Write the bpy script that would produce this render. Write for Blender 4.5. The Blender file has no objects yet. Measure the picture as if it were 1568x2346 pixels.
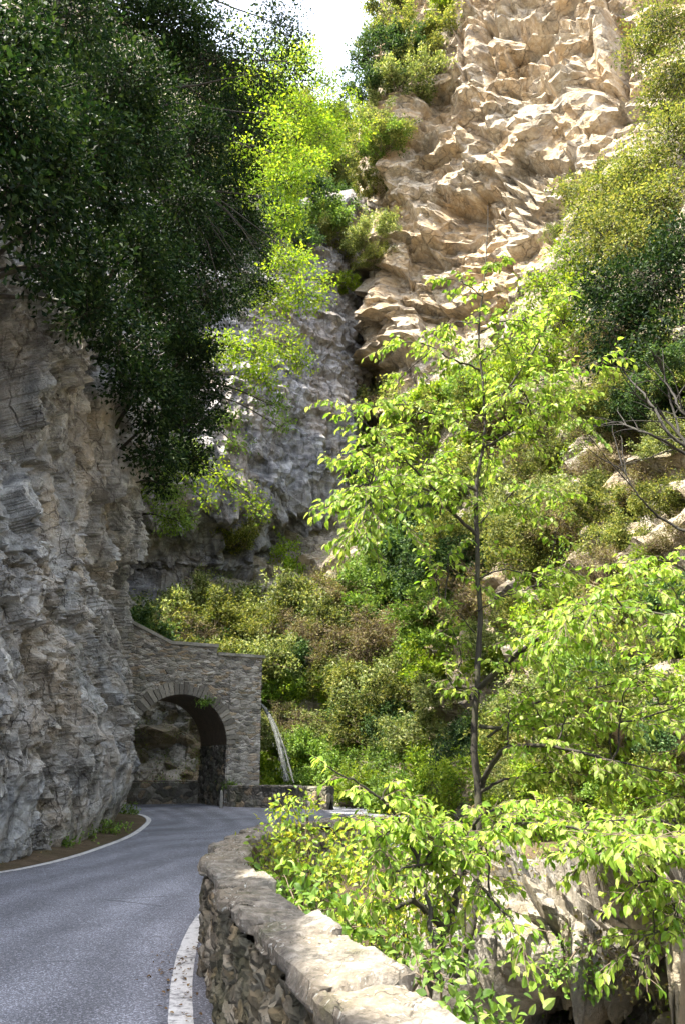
import bpy, math, random
import numpy as np
from mathutils import Vector

# ------------------------------------------------------------------ set-up
sc = bpy.context.scene
COL = sc.collection
F, PITCH, H = 1800.0, math.radians(18.2), 1.65      # focal length in sight units, pitch up, eye height
CX, CY, WV, HV = 784.0, 1173.0, 1568.0, 2346.0
CP, SP = math.cos(PITCH), math.sin(PITCH)
UP = np.array([0, 0, 1.0])


def P(x, y, Y):
    """world point seen at sight position (x, y) and world depth Y"""
    a, b = (x - CX) / F, -(y - CY) / F
    d = np.array([a, CP - b * SP, SP + b * CP])
    return np.array([0, 0, H]) + d * (Y / d[1])


def G(x, y, z=0.0):
    """world point on the level z seen at (x, y)"""
    a, b = (x - CX) / F, -(y - CY) / F
    d = np.array([a, CP - b * SP, SP + b * CP])
    return np.array([0, 0, H]) + d * ((z - H) / d[2])


def proj(Q):
    Q = np.asarray(Q, float)
    x, y, z = Q[..., 0], Q[..., 1], Q[..., 2] - H
    zc = y * CP + z * SP
    yc = -y * SP + z * CP
    zs = np.where(zc < 0.1, 0.1, zc)
    return CX + F * x / zs, CY - F * yc / zs, zc


def pxm(px, Y):
    """metres of px sight units at depth Y"""
    return px * Y / F


# ------------------------------------------------------------------ noise (numpy)
def _hash(i, j, k, seed):
    with np.errstate(over='ignore'):
        h = (i.astype(np.uint32) * np.uint32(374761393) + j.astype(np.uint32) * np.uint32(668265263)
             + k.astype(np.uint32) * np.uint32(2246822519) + np.uint32((seed * 3266489917) & 0xffffffff))
        h ^= h >> np.uint32(15); h *= np.uint32(2246822519)
        h ^= h >> np.uint32(13); h *= np.uint32(3266489917)
        h ^= h >> np.uint32(16)
    return h.astype(np.float64) / 4294967295.0


def vn(Q, seed=0):
    Fl = np.floor(Q); I = Fl.astype(np.int64); f = Q - Fl
    w = f * f * f * (f * (f * 6 - 15) + 10)
    r = 0
    for dx in (0, 1):
        wx = w[..., 0] if dx else 1 - w[..., 0]
        for dy in (0, 1):
            wy = w[..., 1] if dy else 1 - w[..., 1]
            for dz in (0, 1):
                wz = w[..., 2] if dz else 1 - w[..., 2]
                r = r + wx * wy * wz * _hash(I[..., 0] + dx, I[..., 1] + dy, I[..., 2] + dz, seed)
    return r


def fbm(Q, octv=4, seed=0, gain=0.5):
    s = 0; a = 1; t = 0
    for o in range(octv):
        s = s + a * vn(Q * (2.03 ** o) + o * 17.3, seed + o); t += a; a *= gain
    return s / t


def ridged(Q, octv=3, seed=0):
    s = 0; a = 1; t = 0
    for o in range(octv):
        n = 1 - np.abs(2 * vn(Q * (2.1 ** o) + o * 9.1, seed + o) - 1)
        s = s + a * n * n; t += a; a *= 0.5
    return s / t


def worley(Q, seed=0):
    """nearest distance, edge distance (F2-F1), random of nearest cell"""
    I = np.floor(Q).astype(np.int64)
    f1 = np.full(Q.shape[:-1], 9.0); f2 = f1.copy(); rid = np.zeros(Q.shape[:-1])
    for dx in (-1, 0, 1):
        for dy in (-1, 0, 1):
            for dz in (-1, 0, 1):
                a, b, c = I[..., 0] + dx, I[..., 1] + dy, I[..., 2] + dz
                px = a + _hash(a, b, c, seed); py = b + _hash(a, b, c, seed + 11); pz = c + _hash(a, b, c, seed + 23)
                d = np.sqrt((Q[..., 0] - px) ** 2 + (Q[..., 1] - py) ** 2 + (Q[..., 2] - pz) ** 2)
                r = _hash(a, b, c, seed + 37)
                near = d < f1
                f2 = np.where(near, f1, np.minimum(f2, d))
                rid = np.where(near, r, rid)
                f1 = np.where(near, d, f1)
    return f1, f2 - f1, rid


def facet(Q, seed=0, tilt=.6):
    """broken rock: every cell is a flat chip, set back and tilted at random"""
    I = np.floor(Q).astype(np.int64)
    best = np.full(Q.shape[:-1], 9.0); val = np.zeros(Q.shape[:-1])
    for dx in (-1, 0, 1):
        for dy in (-1, 0, 1):
            for dz in (-1, 0, 1):
                a, b, c = I[..., 0] + dx, I[..., 1] + dy, I[..., 2] + dz
                vx_ = Q[..., 0] - a - _hash(a, b, c, seed); vy_ = Q[..., 1] - b - _hash(a, b, c, seed + 11); vz_ = Q[..., 2] - c - _hash(a, b, c, seed + 23)
                d = np.maximum(np.maximum(np.abs(vx_), np.abs(vy_)), np.abs(vz_)) + .25 * (np.abs(vx_) + np.abs(vy_) + np.abs(vz_))
                v = _hash(a, b, c, seed + 37) - .5 + tilt * ((_hash(a, b, c, seed + 41) - .5) * vx_ + (_hash(a, b, c, seed + 43) - .5) * vy_ + (_hash(a, b, c, seed + 47) - .75) * vz_) * 2
                near = d < best
                val = np.where(near, v, val); best = np.where(near, d, best)
    return val


def warp(g, f, a, seed, o=3):
    return g + a * 2 * (np.stack([fbm(g * f + 7.7 * k, o, seed + k) for k in (1, 2, 3)], -1) - .5)


def soften(d, it=1):
    for _ in range(it):
        p = np.pad(d, 1, mode='edge'); d = (p[:-2, 1:-1] + p[2:, 1:-1] + p[1:-1, :-2] + p[1:-1, 2:] + 2 * d) / 6
    return d


def rot_z(Q, ang):
    c, q_ = math.cos(ang), math.sin(ang)
    return np.stack([Q[..., 0] * c - Q[..., 1] * q_, Q[..., 0] * q_ + Q[..., 1] * c, Q[..., 2]], -1)


# ------------------------------------------------------------------ mesh helpers
def link(o, parent=None):
    COL.objects.link(o)
    if parent is not None:
        o.parent = parent
    return o


def mesh_obj(name, verts, faces, mats, parent=None, mat_idx=None, smooth=True, origin=None):
    """verts (n,3); faces (m,k) array or list of such arrays"""
    verts = np.asarray(verts, float)
    if origin is not None:
        verts = verts - np.asarray(origin)
    if not isinstance(faces, list):
        faces = [faces]
    faces = [np.asarray(f, np.int32) for f in faces if len(f)]
    me = bpy.data.meshes.new(name)
    me.vertices.add(len(verts)); me.vertices.foreach_set('co', verts.astype(np.float32).ravel())
    loops = np.concatenate([f.ravel() for f in faces])
    tot = np.concatenate([np.full(len(f), f.shape[1], np.int32) for f in faces])
    start = np.concatenate([[0], np.cumsum(tot)[:-1]]).astype(np.int32)
    me.loops.add(len(loops)); me.loops.foreach_set('vertex_index', loops)
    me.polygons.add(len(tot)); me.polygons.foreach_set('loop_start', start); me.polygons.foreach_set('loop_total', tot)
    for m in (mats if isinstance(mats, (list, tuple)) else [mats]):
        me.materials.append(m)
    if mat_idx is not None:
        me.polygons.foreach_set('material_index', np.asarray(mat_idx, np.int32))
    me.update(calc_edges=True)
    me.polygons.foreach_set('use_smooth', np.full(len(tot), bool(smooth)))
    me.validate()
    o = bpy.data.objects.new(name, me)
    link(o, parent)
    if origin is not None and parent is None:
        o.location = Vector([float(c) for c in origin])
    return o


def tag(o, label, cat, group=None):
    o['label'] = label; o['category'] = cat
    if group: o['group'] = group
    return o


def structure(o):
    o['kind'] = 'structure'; return o


def empty(name, loc, label, cat, group=None):
    o = bpy.data.objects.new(name, None)
    o.empty_display_size = 0.2
    o.location = Vector([float(c) for c in loc])
    link(o)
    return tag(o, label, cat, group)


def grid_faces(nr, nc, off=0):
    i = np.arange(nr - 1)[:, None] * nc + np.arange(nc - 1)[None, :]
    i = i.ravel() + off
    return np.stack([i, i + 1, i + nc + 1, i + nc], 1)


def catmull(ctrl, t):
    """ctrl (K, ...) ; t (n,) in 0..K-1"""
    K = len(ctrl)
    i = np.clip(np.floor(t).astype(int), 0, K - 2); f = (t - i)
    sh = (len(t),) + (1,) * (ctrl.ndim - 1)
    f = f.reshape(sh)
    p0 = ctrl[np.clip(i - 1, 0, K - 1)]; p1 = ctrl[i]; p2 = ctrl[i + 1]; p3 = ctrl[np.clip(i + 2, 0, K - 1)]
    m1 = (p2 - p0) * .5; m2 = (p3 - p1) * .5
    return ((2 * f**3 - 3 * f**2 + 1) * p1 + (f**3 - 2 * f**2 + f) * m1 + (-2 * f**3 + 3 * f**2) * p2 + (f**3 - f**2) * m2)


def lin(ctrl, t):
    K = len(ctrl); i = np.clip(np.floor(t).astype(int), 0, K - 2); f = (t - i).reshape((len(t),) + (1,) * (ctrl.ndim - 1))
    return ctrl[i] * (1 - f) + ctrl[i + 1] * f


def samples(counts):
    out = []
    for k, n in enumerate(counts):
        out.append(k + np.arange(n) / n)
    out.append(np.array([len(counts)]))
    return np.concatenate(out)


def patch(ctrl, rcounts, ccounts):
    """ctrl[R][K] of points -> dense grid (nr, nc, 3); counts per segment"""
    c = np.array(ctrl, float)
    g = catmull(c, samples(rcounts))
    g = catmull(np.swapaxes(g, 0, 1), samples(ccounts))
    return np.swapaxes(g, 0, 1)


def normals(g):
    du = np.gradient(g, axis=1); dv = np.gradient(g, axis=0)
    n = np.cross(du, dv)
    return n / (np.linalg.norm(n, axis=-1, keepdims=True) + 1e-9)


def sheet(name, g, mat, parent=None, origin=None, smooth=True):
    nr, nc = g.shape[:2]
    return mesh_obj(name, g.reshape(-1, 3), grid_faces(nr, nc), mat, parent, smooth=smooth, origin=origin)


def chip(o, ratio):
    """fewer, uneven flat faces: broken rock instead of a smooth skin"""
    m = o.modifiers.new('chip', 'DECIMATE'); m.ratio = ratio; m.use_collapse_triangulate = True
    return o


def norm(v):
    v = np.asarray(v, float)
    return v / (np.linalg.norm(v, axis=-1, keepdims=True) + 1e-9)


class Geo:
    """collects triangles and quads of several materials"""
    def __init__(s): s.v = []; s.t = []; s.q = []; s.mt = []; s.mq = []; s.n = 0

    def add(s, v, f, m=0):
        f = np.asarray(f, np.int64)
        if not len(f): return
        s.v.append(np.asarray(v, float))
        (s.t if f.shape[1] == 3 else s.q).append(f + s.n)
        (s.mt if f.shape[1] == 3 else s.mq).append(np.full(len(f), m))
        s.n += len(v)

    def build(s, name, mats, parent=None, origin=None, smooth=True):
        fs, mi = [], []
        if s.t: fs.append(np.concatenate(s.t)); mi.append(np.concatenate(s.mt))
        if s.q: fs.append(np.concatenate(s.q)); mi.append(np.concatenate(s.mq))
        return mesh_obj(name, np.concatenate(s.v), fs, mats, parent, np.concatenate(mi), smooth, origin)


def frame(T):
    T = norm(T)
    a = np.where(np.abs(T[..., 2:3]) > .9, np.array([1., 0, 0]), np.array([0, 0, 1.]))
    A = norm(np.cross(T, a)); B = np.cross(T, A)
    return A, B


def tube(pts, radii, sides=8, rough=0.0, rng=None):
    pts = np.asarray(pts, float); n = len(pts)
    T = np.gradient(pts, axis=0)
    A, B = frame(T)
    for i in range(1, n):                                 # keep rings from twisting
        A[i] = norm(A[i - 1] - norm(T[i]) * np.dot(A[i - 1], norm(T[i]))); B[i] = np.cross(norm(T[i]), A[i])
    th = np.arange(sides) * 2 * np.pi / sides
    r = np.asarray(radii, float)[:, None] * np.ones((1, sides))
    if rough and rng is not None: r = r * (1 + rough * rng.standard_normal(r.shape))
    v = pts[:, None] + r[..., None] * (np.cos(th)[None, :, None] * A[:, None] + np.sin(th)[None, :, None] * B[:, None])
    i = np.arange(n - 1)[:, None] * sides; j = np.arange(sides)[None]; k = (j + 1) % sides
    f = np.stack([i + j, i + k, i + sides + k, i + sides + j], -1).reshape(-1, 4)
    v = v.reshape(-1, 3)
    return v, f


def sticks(A, B, ra, rb, sides=3):
    """many thin straight twigs at once"""
    A = np.asarray(A, float); B = np.asarray(B, float); n = len(A)
    if n == 0: return np.zeros((0, 3)), np.zeros((0, 4), int)
    X, Y = frame(B - A)
    th = np.arange(sides) * 2 * np.pi / sides
    ring = np.cos(th)[None, :, None] * X[:, None] + np.sin(th)[None, :, None] * Y[:, None]
    ra = np.broadcast_to(ra, (n,))[:, None, None]; rb = np.broadcast_to(rb, (n,))[:, None, None]
    v = np.concatenate([A[:, None] + ring * ra, B[:, None] + ring * rb], 1).reshape(-1, 3)
    o = (np.arange(n) * 2 * sides)[:, None]; j = np.arange(sides)[None]; k = (j + 1) % sides
    f = np.stack([o + j, o + k, o + sides + k, o + sides + j], -1).reshape(-1, 4)
    return v, f


def leaves(pos, dirv, nrm, L, wr=0.5, near=False):
    pos = np.asarray(pos, float); n = len(pos)
    d = norm(dirv); s = norm(np.cross(d, nrm)); u = np.cross(s, d)
    L = np.broadcast_to(L, (n,))[:, None]; W = L * wr * .5
    if not near:
        tip = pos + d * L - u * L * .06
        l = pos + d * L * .48 + s * W + u * W * .35
        r = pos + d * L * .48 - s * W + u * W * .35
        v = np.stack([pos, r, tip, l], 1).reshape(-1, 3)
        o = (np.arange(n) * 4)[:, None]
        f = np.concatenate([o + [0, 1, 2], o + [0, 2, 3]], 0)
        return v, f
    c1 = pos + d * L * .32; c2 = pos + d * L * .68 - u * L * .05
    tip = pos + d * L - u * L * .16
    l1 = c1 + s * W * .95 + u * W * .35; r1 = c1 - s * W * .95 + u * W * .35
    l2 = c2 + s * W * .72 + u * W * .25; r2 = c2 - s * W * .72 + u * W * .25
    l0 = pos + d * L * .1 + s * W * .5 + u * W * .2; r0 = pos + d * L * .1 - s * W * .5 + u * W * .2
    v = np.stack([pos, l0, r0, l1, c1, r1, l2, c2, r2, tip], 1).reshape(-1, 3)
    o = (np.arange(n) * 10)[:, None]
    T = [[0, 4, 1], [1, 4, 3], [0, 2, 4], [2, 5, 4], [3, 4, 7], [3, 7, 6], [4, 5, 8], [4, 8, 7], [6, 7, 9], [7, 8, 9]]
    f = np.concatenate([o + t for t in T], 0)
    return v, f


# ------------------------------------------------------------------ materials
def new_mat(name):
    m = bpy.data.materials.new(name); m.use_nodes = True
    nt = m.node_tree; nt.nodes.clear()
    return m, nt


class N:
    def __init__(s, nt): s.nt = nt

    def __call__(s, typ, props=None, **ins):
        n = s.nt.nodes.new('ShaderNode' + typ)
        for k, v in (props or {}).items(): setattr(n, k, v)
        for k, v in ins.items():
            key = k.replace('_', ' ')
            if key.isdigit(): key = int(key)
            if not isinstance(key, int) and key not in n.inputs: key = k
            if isinstance(v, bpy.types.NodeSocket): s.nt.links.new(v, n.inputs[key])
            else: n.inputs[key].default_value = v
        return n

    def mix(s, fac, a, b, blend='MIX'):
        n = s.nt.nodes.new('ShaderNodeMix'); n.data_type = 'RGBA'; n.blend_type = blend
        for idx, v in ((0, fac), (6, a), (7, b)):
            if isinstance(v, bpy.types.NodeSocket): s.nt.links.new(v, n.inputs[idx])
            elif idx == 0: n.inputs[0].default_value = v
            else: n.inputs[idx].default_value = (*v, 1) if len(v) == 3 else v
        return n.outputs[2]

    def ramp(s, fac, stops, interp='LINEAR'):
        n = s.nt.nodes.new('ShaderNodeValToRGB'); n.color_ramp.interpolation = interp
        cr = n.color_ramp
        while len(cr.elements) < len(stops): cr.elements.new(0.5)
        for e, (p, c) in zip(cr.elements, stops):
            e.position = p
            e.color = (c, c, c, 1) if isinstance(c, (int, float)) else (*c, 1)
        s.nt.links.new(fac, n.inputs[0])
        return n.outputs[0]

    def math(s, op, a, b=0.0):
        n = s.nt.nodes.new('ShaderNodeMath'); n.operation = op
        for i, v in enumerate((a, b)):
            if isinstance(v, bpy.types.NodeSocket): s.nt.links.new(v, n.inputs[i])
            else: n.inputs[i].default_value = v
        return n.outputs[0]

    def noise(s, co, scale, detail=5, rough=.6, dist=0.0):
        n = s('TexNoise', Vector=co, Scale=scale, Detail=detail, Roughness=rough, Distortion=dist)
        return n.outputs['Fac']

    def out(s, shader):
        o = s.nt.nodes.new('ShaderNodeOutputMaterial'); s.nt.links.new(shader, o.inputs[0])


def coords(n, scale=(1, 1, 1), rot=(0, 0, 0)):
    tc = n('TexCoord')
    mp = n('Mapping', Vector=tc.outputs['Object'], Scale=scale, Rotation=rot)
    return mp.outputs[0]


def rock_mat(name, dark, mid, pale, stain, fine=1.0, streak=.5, bump=.6, green=0.0, joint=0.0, jscale=(.45, .45, 1.2)):
    m, nt = new_mat(name); n = N(nt)
    co = coords(n); cs = coords(n, (1, 1, .18)); ct = coords(n, (.35, .35, 1.6), (.25, .12, 0))
    big = n.noise(co, .22 * fine, 4, .6, .6)
    med = n.noise(co, 1.3 * fine, 8, .68)
    sml = n.noise(co, 7 * fine, 8, .7)
    strk = n.noise(cs, 1.1 * fine, 6, .62, .3)
    lay = n.noise(ct, 1.6 * fine, 6, .6, .4)
    c = n.ramp(med, [(.28, dark), (.5, mid), (.72, pale)])
    c = n.mix(n.ramp(big, [(.42, 0.), (.62, .75)]), c, stain)
    c = n.mix(n.ramp(strk, [(.46, 0.), (.66, streak)]), c, dark)
    c = n.mix(n.ramp(lay, [(.5, 0.), (.68, .5)]), c, pale)
    c = n.mix(.55, c, n.ramp(sml, [(.25, .45), (.75, 1.35)]), 'MULTIPLY')
    if green:
        gr = n.noise(co, .55 * fine, 5, .65)
        c = n.mix(n.ramp(gr, [(.55, 0.), (.7, green)]), c, (.07, .085, .025))
    vor = n('TexVoronoi', {'feature': 'DISTANCE_TO_EDGE'}, Vector=n.mix(.12, co, n('TexNoise', Vector=co, Scale=3.0 * fine).outputs['Color'], 'LINEAR_LIGHT'), Scale=2.2 * fine)
    crack = n.ramp(vor.outputs['Distance'], [(.0, .0), (.06, 1.)])
    hgt = n.math('ADD', n.math('MULTIPLY', sml, .6), n.math('ADD', n.math('MULTIPLY', med, .9), n.math('MULTIPLY', crack, .12)))
    if joint:                                               # dark joint lines, and grey weathered beds
        wob = n('TexNoise', Vector=co, Scale=.5, Detail=6.0, Roughness=.65).outputs['Color']
        jm = n.mix(.55, co, wob, 'LINEAR_LIGHT')
        jo = 0.0
        for k, (sc_, wd) in enumerate(((1.0, .05), (2.6, .045))):
            jv = n('TexVoronoi', {'feature': 'DISTANCE_TO_EDGE'}, Vector=n('Mapping', Vector=jm, Scale=jscale, Rotation=(.15, .2, .4)).outputs[0], Scale=sc_)
            jl = n.math('MULTIPLY', n.ramp(jv.outputs['Distance'], [(.0, 1.), (wd, 0.)]), n.ramp(n.noise(co, .35 + k * .3, 4, .6), [(.44, 0.), (.56, joint)]))
            jo = n.math('MAXIMUM', jo, jl)
        wea = n.noise(coords(n, (.5, .5, 1.5), (.1, .15, 0)), .42, 7, .68, .8)
        c = n.mix(n.ramp(wea, [(.5, 0.), (.62, .5)]), c, (.22, .21, .195))
        c = n.mix(jo, c, (.06, .05, .04))
        hgt = n.math('SUBTRACT', hgt, n.math('MULTIPLY', jo, .9))
    bp = n('Bump', Strength=bump, Distance=.22 / fine, Height=hgt)
    b = n('BsdfPrincipled', Base_Color=c, Roughness=.92, Normal=bp.outputs[0])
    b.inputs['Specular IOR Level'].default_value = .2
    n.out(b.outputs[0])
    return m


def leaf_mat(name, cols, trans=.45, rough=.55, spec=.2, tint=(1.25, 1.2, .6), obvar=0.25):
    """cols: colour stops, chosen per leaf; tint multiplies the light coming through the leaf"""
    m, nt = new_mat(name); n = N(nt)
    geo = n('NewGeometry'); oi = n('ObjectInfo')
    k = len(cols)
    c = n.ramp(geo.outputs['Random Per Island'], [((i + .5) / k, cc) for i, cc in enumerate(cols)])
    patchn = n.noise(n('TexCoord').outputs['Object'], .9, 3, .5)
    c = n.mix(1.0, c, n.ramp(patchn, [(.3, .7), (.7, 1.25)]), 'MULTIPLY')
    c = n.mix(1.0, c, n.ramp(oi.outputs['Random'], [(0., 1 - obvar), (1., 1 + obvar)]), 'MULTIPLY')
    ct = n.mix(1.0, c, tint, 'MULTIPLY')
    b = n('BsdfPrincipled', Base_Color=c, Roughness=rough)
    b.inputs['Specular IOR Level'].default_value = spec
    t = n('BsdfTranslucent', Color=ct)
    mx = n('MixShader', {}, **{'0': trans, '1': b.outputs[0], '2': t.outputs[0]})
    n.out(mx.outputs[0])
    return m


def bark_mat(name, a, b_, moss=0.0):
    m, nt = new_mat(name); n = N(nt)
    co = coords(n, (1, 1, .3))
    f = n.noise(co, 22, 6, .7); g = n.noise(coords(n), 5, 4, .6)
    c = n.ramp(f, [(.3, a), (.7, b_)])
    c = n.mix(n.ramp(g, [(.45, 0.), (.65, moss)]), c, (.09, .1, .03))
    bp = n('Bump', Strength=.6, Distance=.02, Height=f)
    b = n('BsdfPrincipled', Base_Color=c, Roughness=.9, Normal=bp.outputs[0])
    n.out(b.outputs[0])
    return m


M = {}
M['cliff_l'] = rock_mat('shaded_limestone', (.09, .095, .1), (.37, .38, .375), (.7, .71, .69), (.44, .36, .25), 1.5, .6, .8, .25, joint=.55, jscale=(1.1, .8, .6))
M['cliff_r'] = rock_mat('warm_limestone', (.17, .15, .125), (.46, .38, .265), (.72, .66, .55), (.5, .35, .19), 1.0, .4, 1.0, joint=.55)
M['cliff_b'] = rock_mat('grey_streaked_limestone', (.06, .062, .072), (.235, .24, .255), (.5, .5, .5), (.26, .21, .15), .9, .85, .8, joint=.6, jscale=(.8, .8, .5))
M['tunnel'] = rock_mat('damp_grey_rock', (.12, .125, .12), (.36, .36, .34), (.6, .6, .57), (.4, .34, .25), 1.3, .4, .7, .2)
M['slope'] = rock_mat('slope_rock_and_soil', (.12, .095, .06), (.3, .26, .19), (.56, .52, .45), (.26, .2, .12), 1.0, .3, .7, .5, joint=.7, jscale=(.9, .9, 1.5))
M['outcrop'] = rock_mat('pale_outcrop_rock', (.07, .065, .06), (.25, .235, .21), (.5, .475, .43), (.3, .25, .17), 2.2, .3, .7)
M['soil'] = rock_mat('soil', (.05, .04, .025), (.11, .08, .05), (.16, .12, .08), (.07, .06, .03), 2.5, .2, .6, .5)

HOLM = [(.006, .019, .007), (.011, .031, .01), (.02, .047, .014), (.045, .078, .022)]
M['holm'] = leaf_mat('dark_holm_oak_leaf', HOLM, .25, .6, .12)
M['holm2'] = leaf_mat('olive_holm_oak_leaf', [(.06, .09, .02), (.12, .16, .035), (.19, .22, .055), (.28, .28, .08)], .4, .55, .2)
M['lime'] = leaf_mat('lime_spring_leaf', [(.15, .28, .03), (.25, .39, .05), (.34, .47, .08), (.44, .54, .14)], .6, .45, .3, (1.15, 1.15, .7), .12)
M['lime_far'] = leaf_mat('lime_tree_leaf', [(.09, .18, .015), (.16, .27, .02), (.24, .34, .03), (.30, .38, .05)], .5, .5, .3, (1.25, 1.2, .5), .2)
M['green'] = leaf_mat('mid_green_leaf', [(.07, .14, .022), (.12, .22, .035), (.17, .29, .05), (.25, .36, .08)], .4, .45, .3)
M['olive'] = leaf_mat('olive_shrub_leaf', [(.07, .105, .028), (.13, .18, .05), (.2, .25, .08), (.3, .32, .13)], .4, .5, .35)
M['ivy'] = leaf_mat('ivy_leaf', [(.02, .05, .018), (.04, .09, .028), (.065, .125, .04), (.11, .17, .06)], .35)
M['brown'] = leaf_mat('brown_twiggy_leaf', [(.12, .09, .04), (.17, .14, .06), (.14, .16, .05), (.22, .19, .09)], .3, .6, .2)
M['yellow'] = leaf_mat('yellow_green_leaf', [(.1, .18, .025), (.18, .28, .035), (.28, .36, .05), (.38, .39, .06)], .45, .45, .3)
M['dead'] = leaf_mat('fallen_leaf', [(.12, .07, .03), (.2, .12, .05), (.28, .2, .1)], .1, .8, .1)
M['bark'] = bark_mat('dark_bark', (.014, .012, .01), (.045, .037, .03), .25)
M['bark2'] = bark_mat('grey_bark', (.05, .045, .04), (.16, .14, .115), .2)
M['black_bark'] = bark_mat('blackish_bark', (.008, .007, .006), (.024, .02, .016), .1)  # near-black bark for the bare limbs
M['twig'] = bark_mat('twig_bark', (.07, .05, .035), (.17, .13, .09))


def asphalt():
    m, nt = new_mat('asphalt'); n = N(nt)
    co = coords(n)
    spk = n('TexVoronoi', {'feature': 'F1'}, Vector=co, Scale=95.0)
    sp2 = n.noise(co, 40, 4, .7)
    big = n.noise(coords(n, (.8, .35, 1)), .8, 5, .6, .5)
    c = n.ramp(n('SeparateColor', Color=spk.outputs['Color']).outputs[0], [(.0, .11), (.5, .17), (.8, .25), (1., .5)])
    c = n.mix(.6, c, n.ramp(sp2, [(.3, .55), (.7, 1.4)]), 'MULTIPLY')
    c = n.mix(1., c, n.ramp(big, [(.35, .72), (.65, 1.12)]), 'MULTIPLY')
    ac = n('Attribute', {'attribute_name': 'across'}).outputs['Fac']
    trk = n.math('ADD', n.math('MULTIPLY', n.math('SINE', n.math('MULTIPLY', ac, 3.7)), .5), n.math('MULTIPLY', n.math('SUBTRACT', big, .5), 1.2))
    c = n.mix(1., c, n.ramp(n.math('ADD', n.math('MULTIPLY', trk, .5), .5), [(.15, .8), (.8, 1.14)]), 'MULTIPLY')
    # dark repair smears and fine cracks
    sm = n.noise(coords(n, (.55, 2.2, 1), (0, 0, .25)), .9, 4, .55, .7)
    c = n.mix(n.ramp(sm, [(.62, 0.), (.72, .55)]), c, (.05, .05, .052))
    w = n('TexVoronoi', {'feature': 'DISTANCE_TO_EDGE'}, Vector=n.mix(.1, co, n('TexNoise', Vector=co, Scale=1.5).outputs['Color'], 'LINEAR_LIGHT'), Scale=.32)
    ck = n.math('MULTIPLY', n.ramp(w.outputs['Distance'], [(.0, 1.), (.006, 0.)]), n.ramp(big, [(.5, 0.), (.6, .8)]))
    c = n.mix(ck, c, (.03, .03, .03))
    c = n.mix(1., c, (.93, .97, 1.13), 'MULTIPLY')  # blue tint put into the colour in place of skylight
    bp = n('Bump', Strength=.5, Distance=.006, Height=n.math('ADD', spk.outputs['Distance'], sp2))
    b = n('BsdfPrincipled', Base_Color=c, Roughness=.82, Normal=bp.outputs[0])
    b.inputs['Specular IOR Level'].default_value = .35
    n.out(b.outputs[0])
    return m


def paint():
    m, nt = new_mat('worn_white_paint'); n = N(nt)
    co = coords(n)
    w = n.noise(co, 9, 8, .75); w2 = n.noise(co, 60, 3, .7); w3 = n.noise(co, 1.2, 3, .6)
    c = n.ramp(w2, [(.3, (.5, .5, .5)), (.7, (.74, .74, .73))])
    c = n.mix(n.ramp(n.math('ADD', w, n.math('MULTIPLY', w3, .35)), [(.68, 0.), (.82, .9)]), c, (.14, .14, .145))
    b = n('BsdfPrincipled', Base_Color=c, Roughness=.7)
    n.out(b.outputs[0])
    return m


def masonry(name, scale=(1.7, 1.7, 3.0), cols=((.14, .13, .12), (.3, .28, .245), (.46, .43, .38)), mortar=(.4, .37, .32), rot=0.0, moss=.4, warm=(.4, .3, .19)):
    m, nt = new_mat(name); n = N(nt)
    co = coords(n)
    wob = n('TexNoise', Vector=co, Scale=2.2, Detail=3.0).outputs['Color']
    base = n('Mapping', Vector=n.mix(.16, co, wob, 'LINEAR_LIGHT'), Scale=scale).outputs[0]
    ve = n('TexVoronoi', {'feature': 'DISTANCE_TO_EDGE'}, Vector=base, Scale=1.0)
    vc = n('TexVoronoi', {'feature': 'F1'}, Vector=base, Scale=1.0)
    rnd = n('SeparateColor', Color=vc.outputs['Color'])
    c = n.ramp(rnd.outputs[0], [(.1, cols[0]), (.5, cols[1]), (.95, cols[2])])
    c = n.mix(n.ramp(rnd.outputs[1], [(.75, 0.), (.9, .7)]), c, warm)
    f = n.noise(co, 14, 6, .7); g = n.noise(co, .7, 5, .65)
    c = n.mix(.6, c, n.ramp(f, [(.25, .5), (.75, 1.4)]), 'MULTIPLY')
    edge = n.ramp(ve.outputs['Distance'], [(.03, 1.), (.1, 0.)])
    c = n.mix(n.math('MULTIPLY', edge, .5), c, mortar)
    c = n.mix(n.ramp(g, [(.5, 0.), (.68, moss)]), c, (.09, .1, .05))
    hgt = n.math('ADD', n.ramp(ve.outputs['Distance'], [(.0, 0.), (.16, 1.)]), n.math('MULTIPLY', f, .5))
    bp = n('Bump', Strength=.8, Distance=.07, Height=hgt)
    b = n('BsdfPrincipled', Base_Color=c, Roughness=.9, Normal=bp.outputs[0])
    b.inputs['Specular IOR Level'].default_value = .2
    n.out(b.outputs[0])
    return m


def concrete(name, a=(.2, .19, .17), b_=(.42, .4, .36), moss=.4):
    m, nt = new_mat(name); n = N(nt)
    co = coords(n)
    f = n.noise(co, 9, 8, .7); g = n.noise(coords(n, (1, 1, .3)), 1.5, 5, .6)
    c = n.ramp(f, [(.3, a), (.7, b_)])
    c = n.mix(n.ramp(g, [(.45, 0.), (.62, moss)]), c, (.06, .065, .03))
    bp = n('Bump', Strength=.5, Distance=.03, Height=f)
    b = n('BsdfPrincipled', Base_Color=c, Roughness=.9, Normal=bp.outputs[0])
    n.out(b.outputs[0])
    return m


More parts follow.
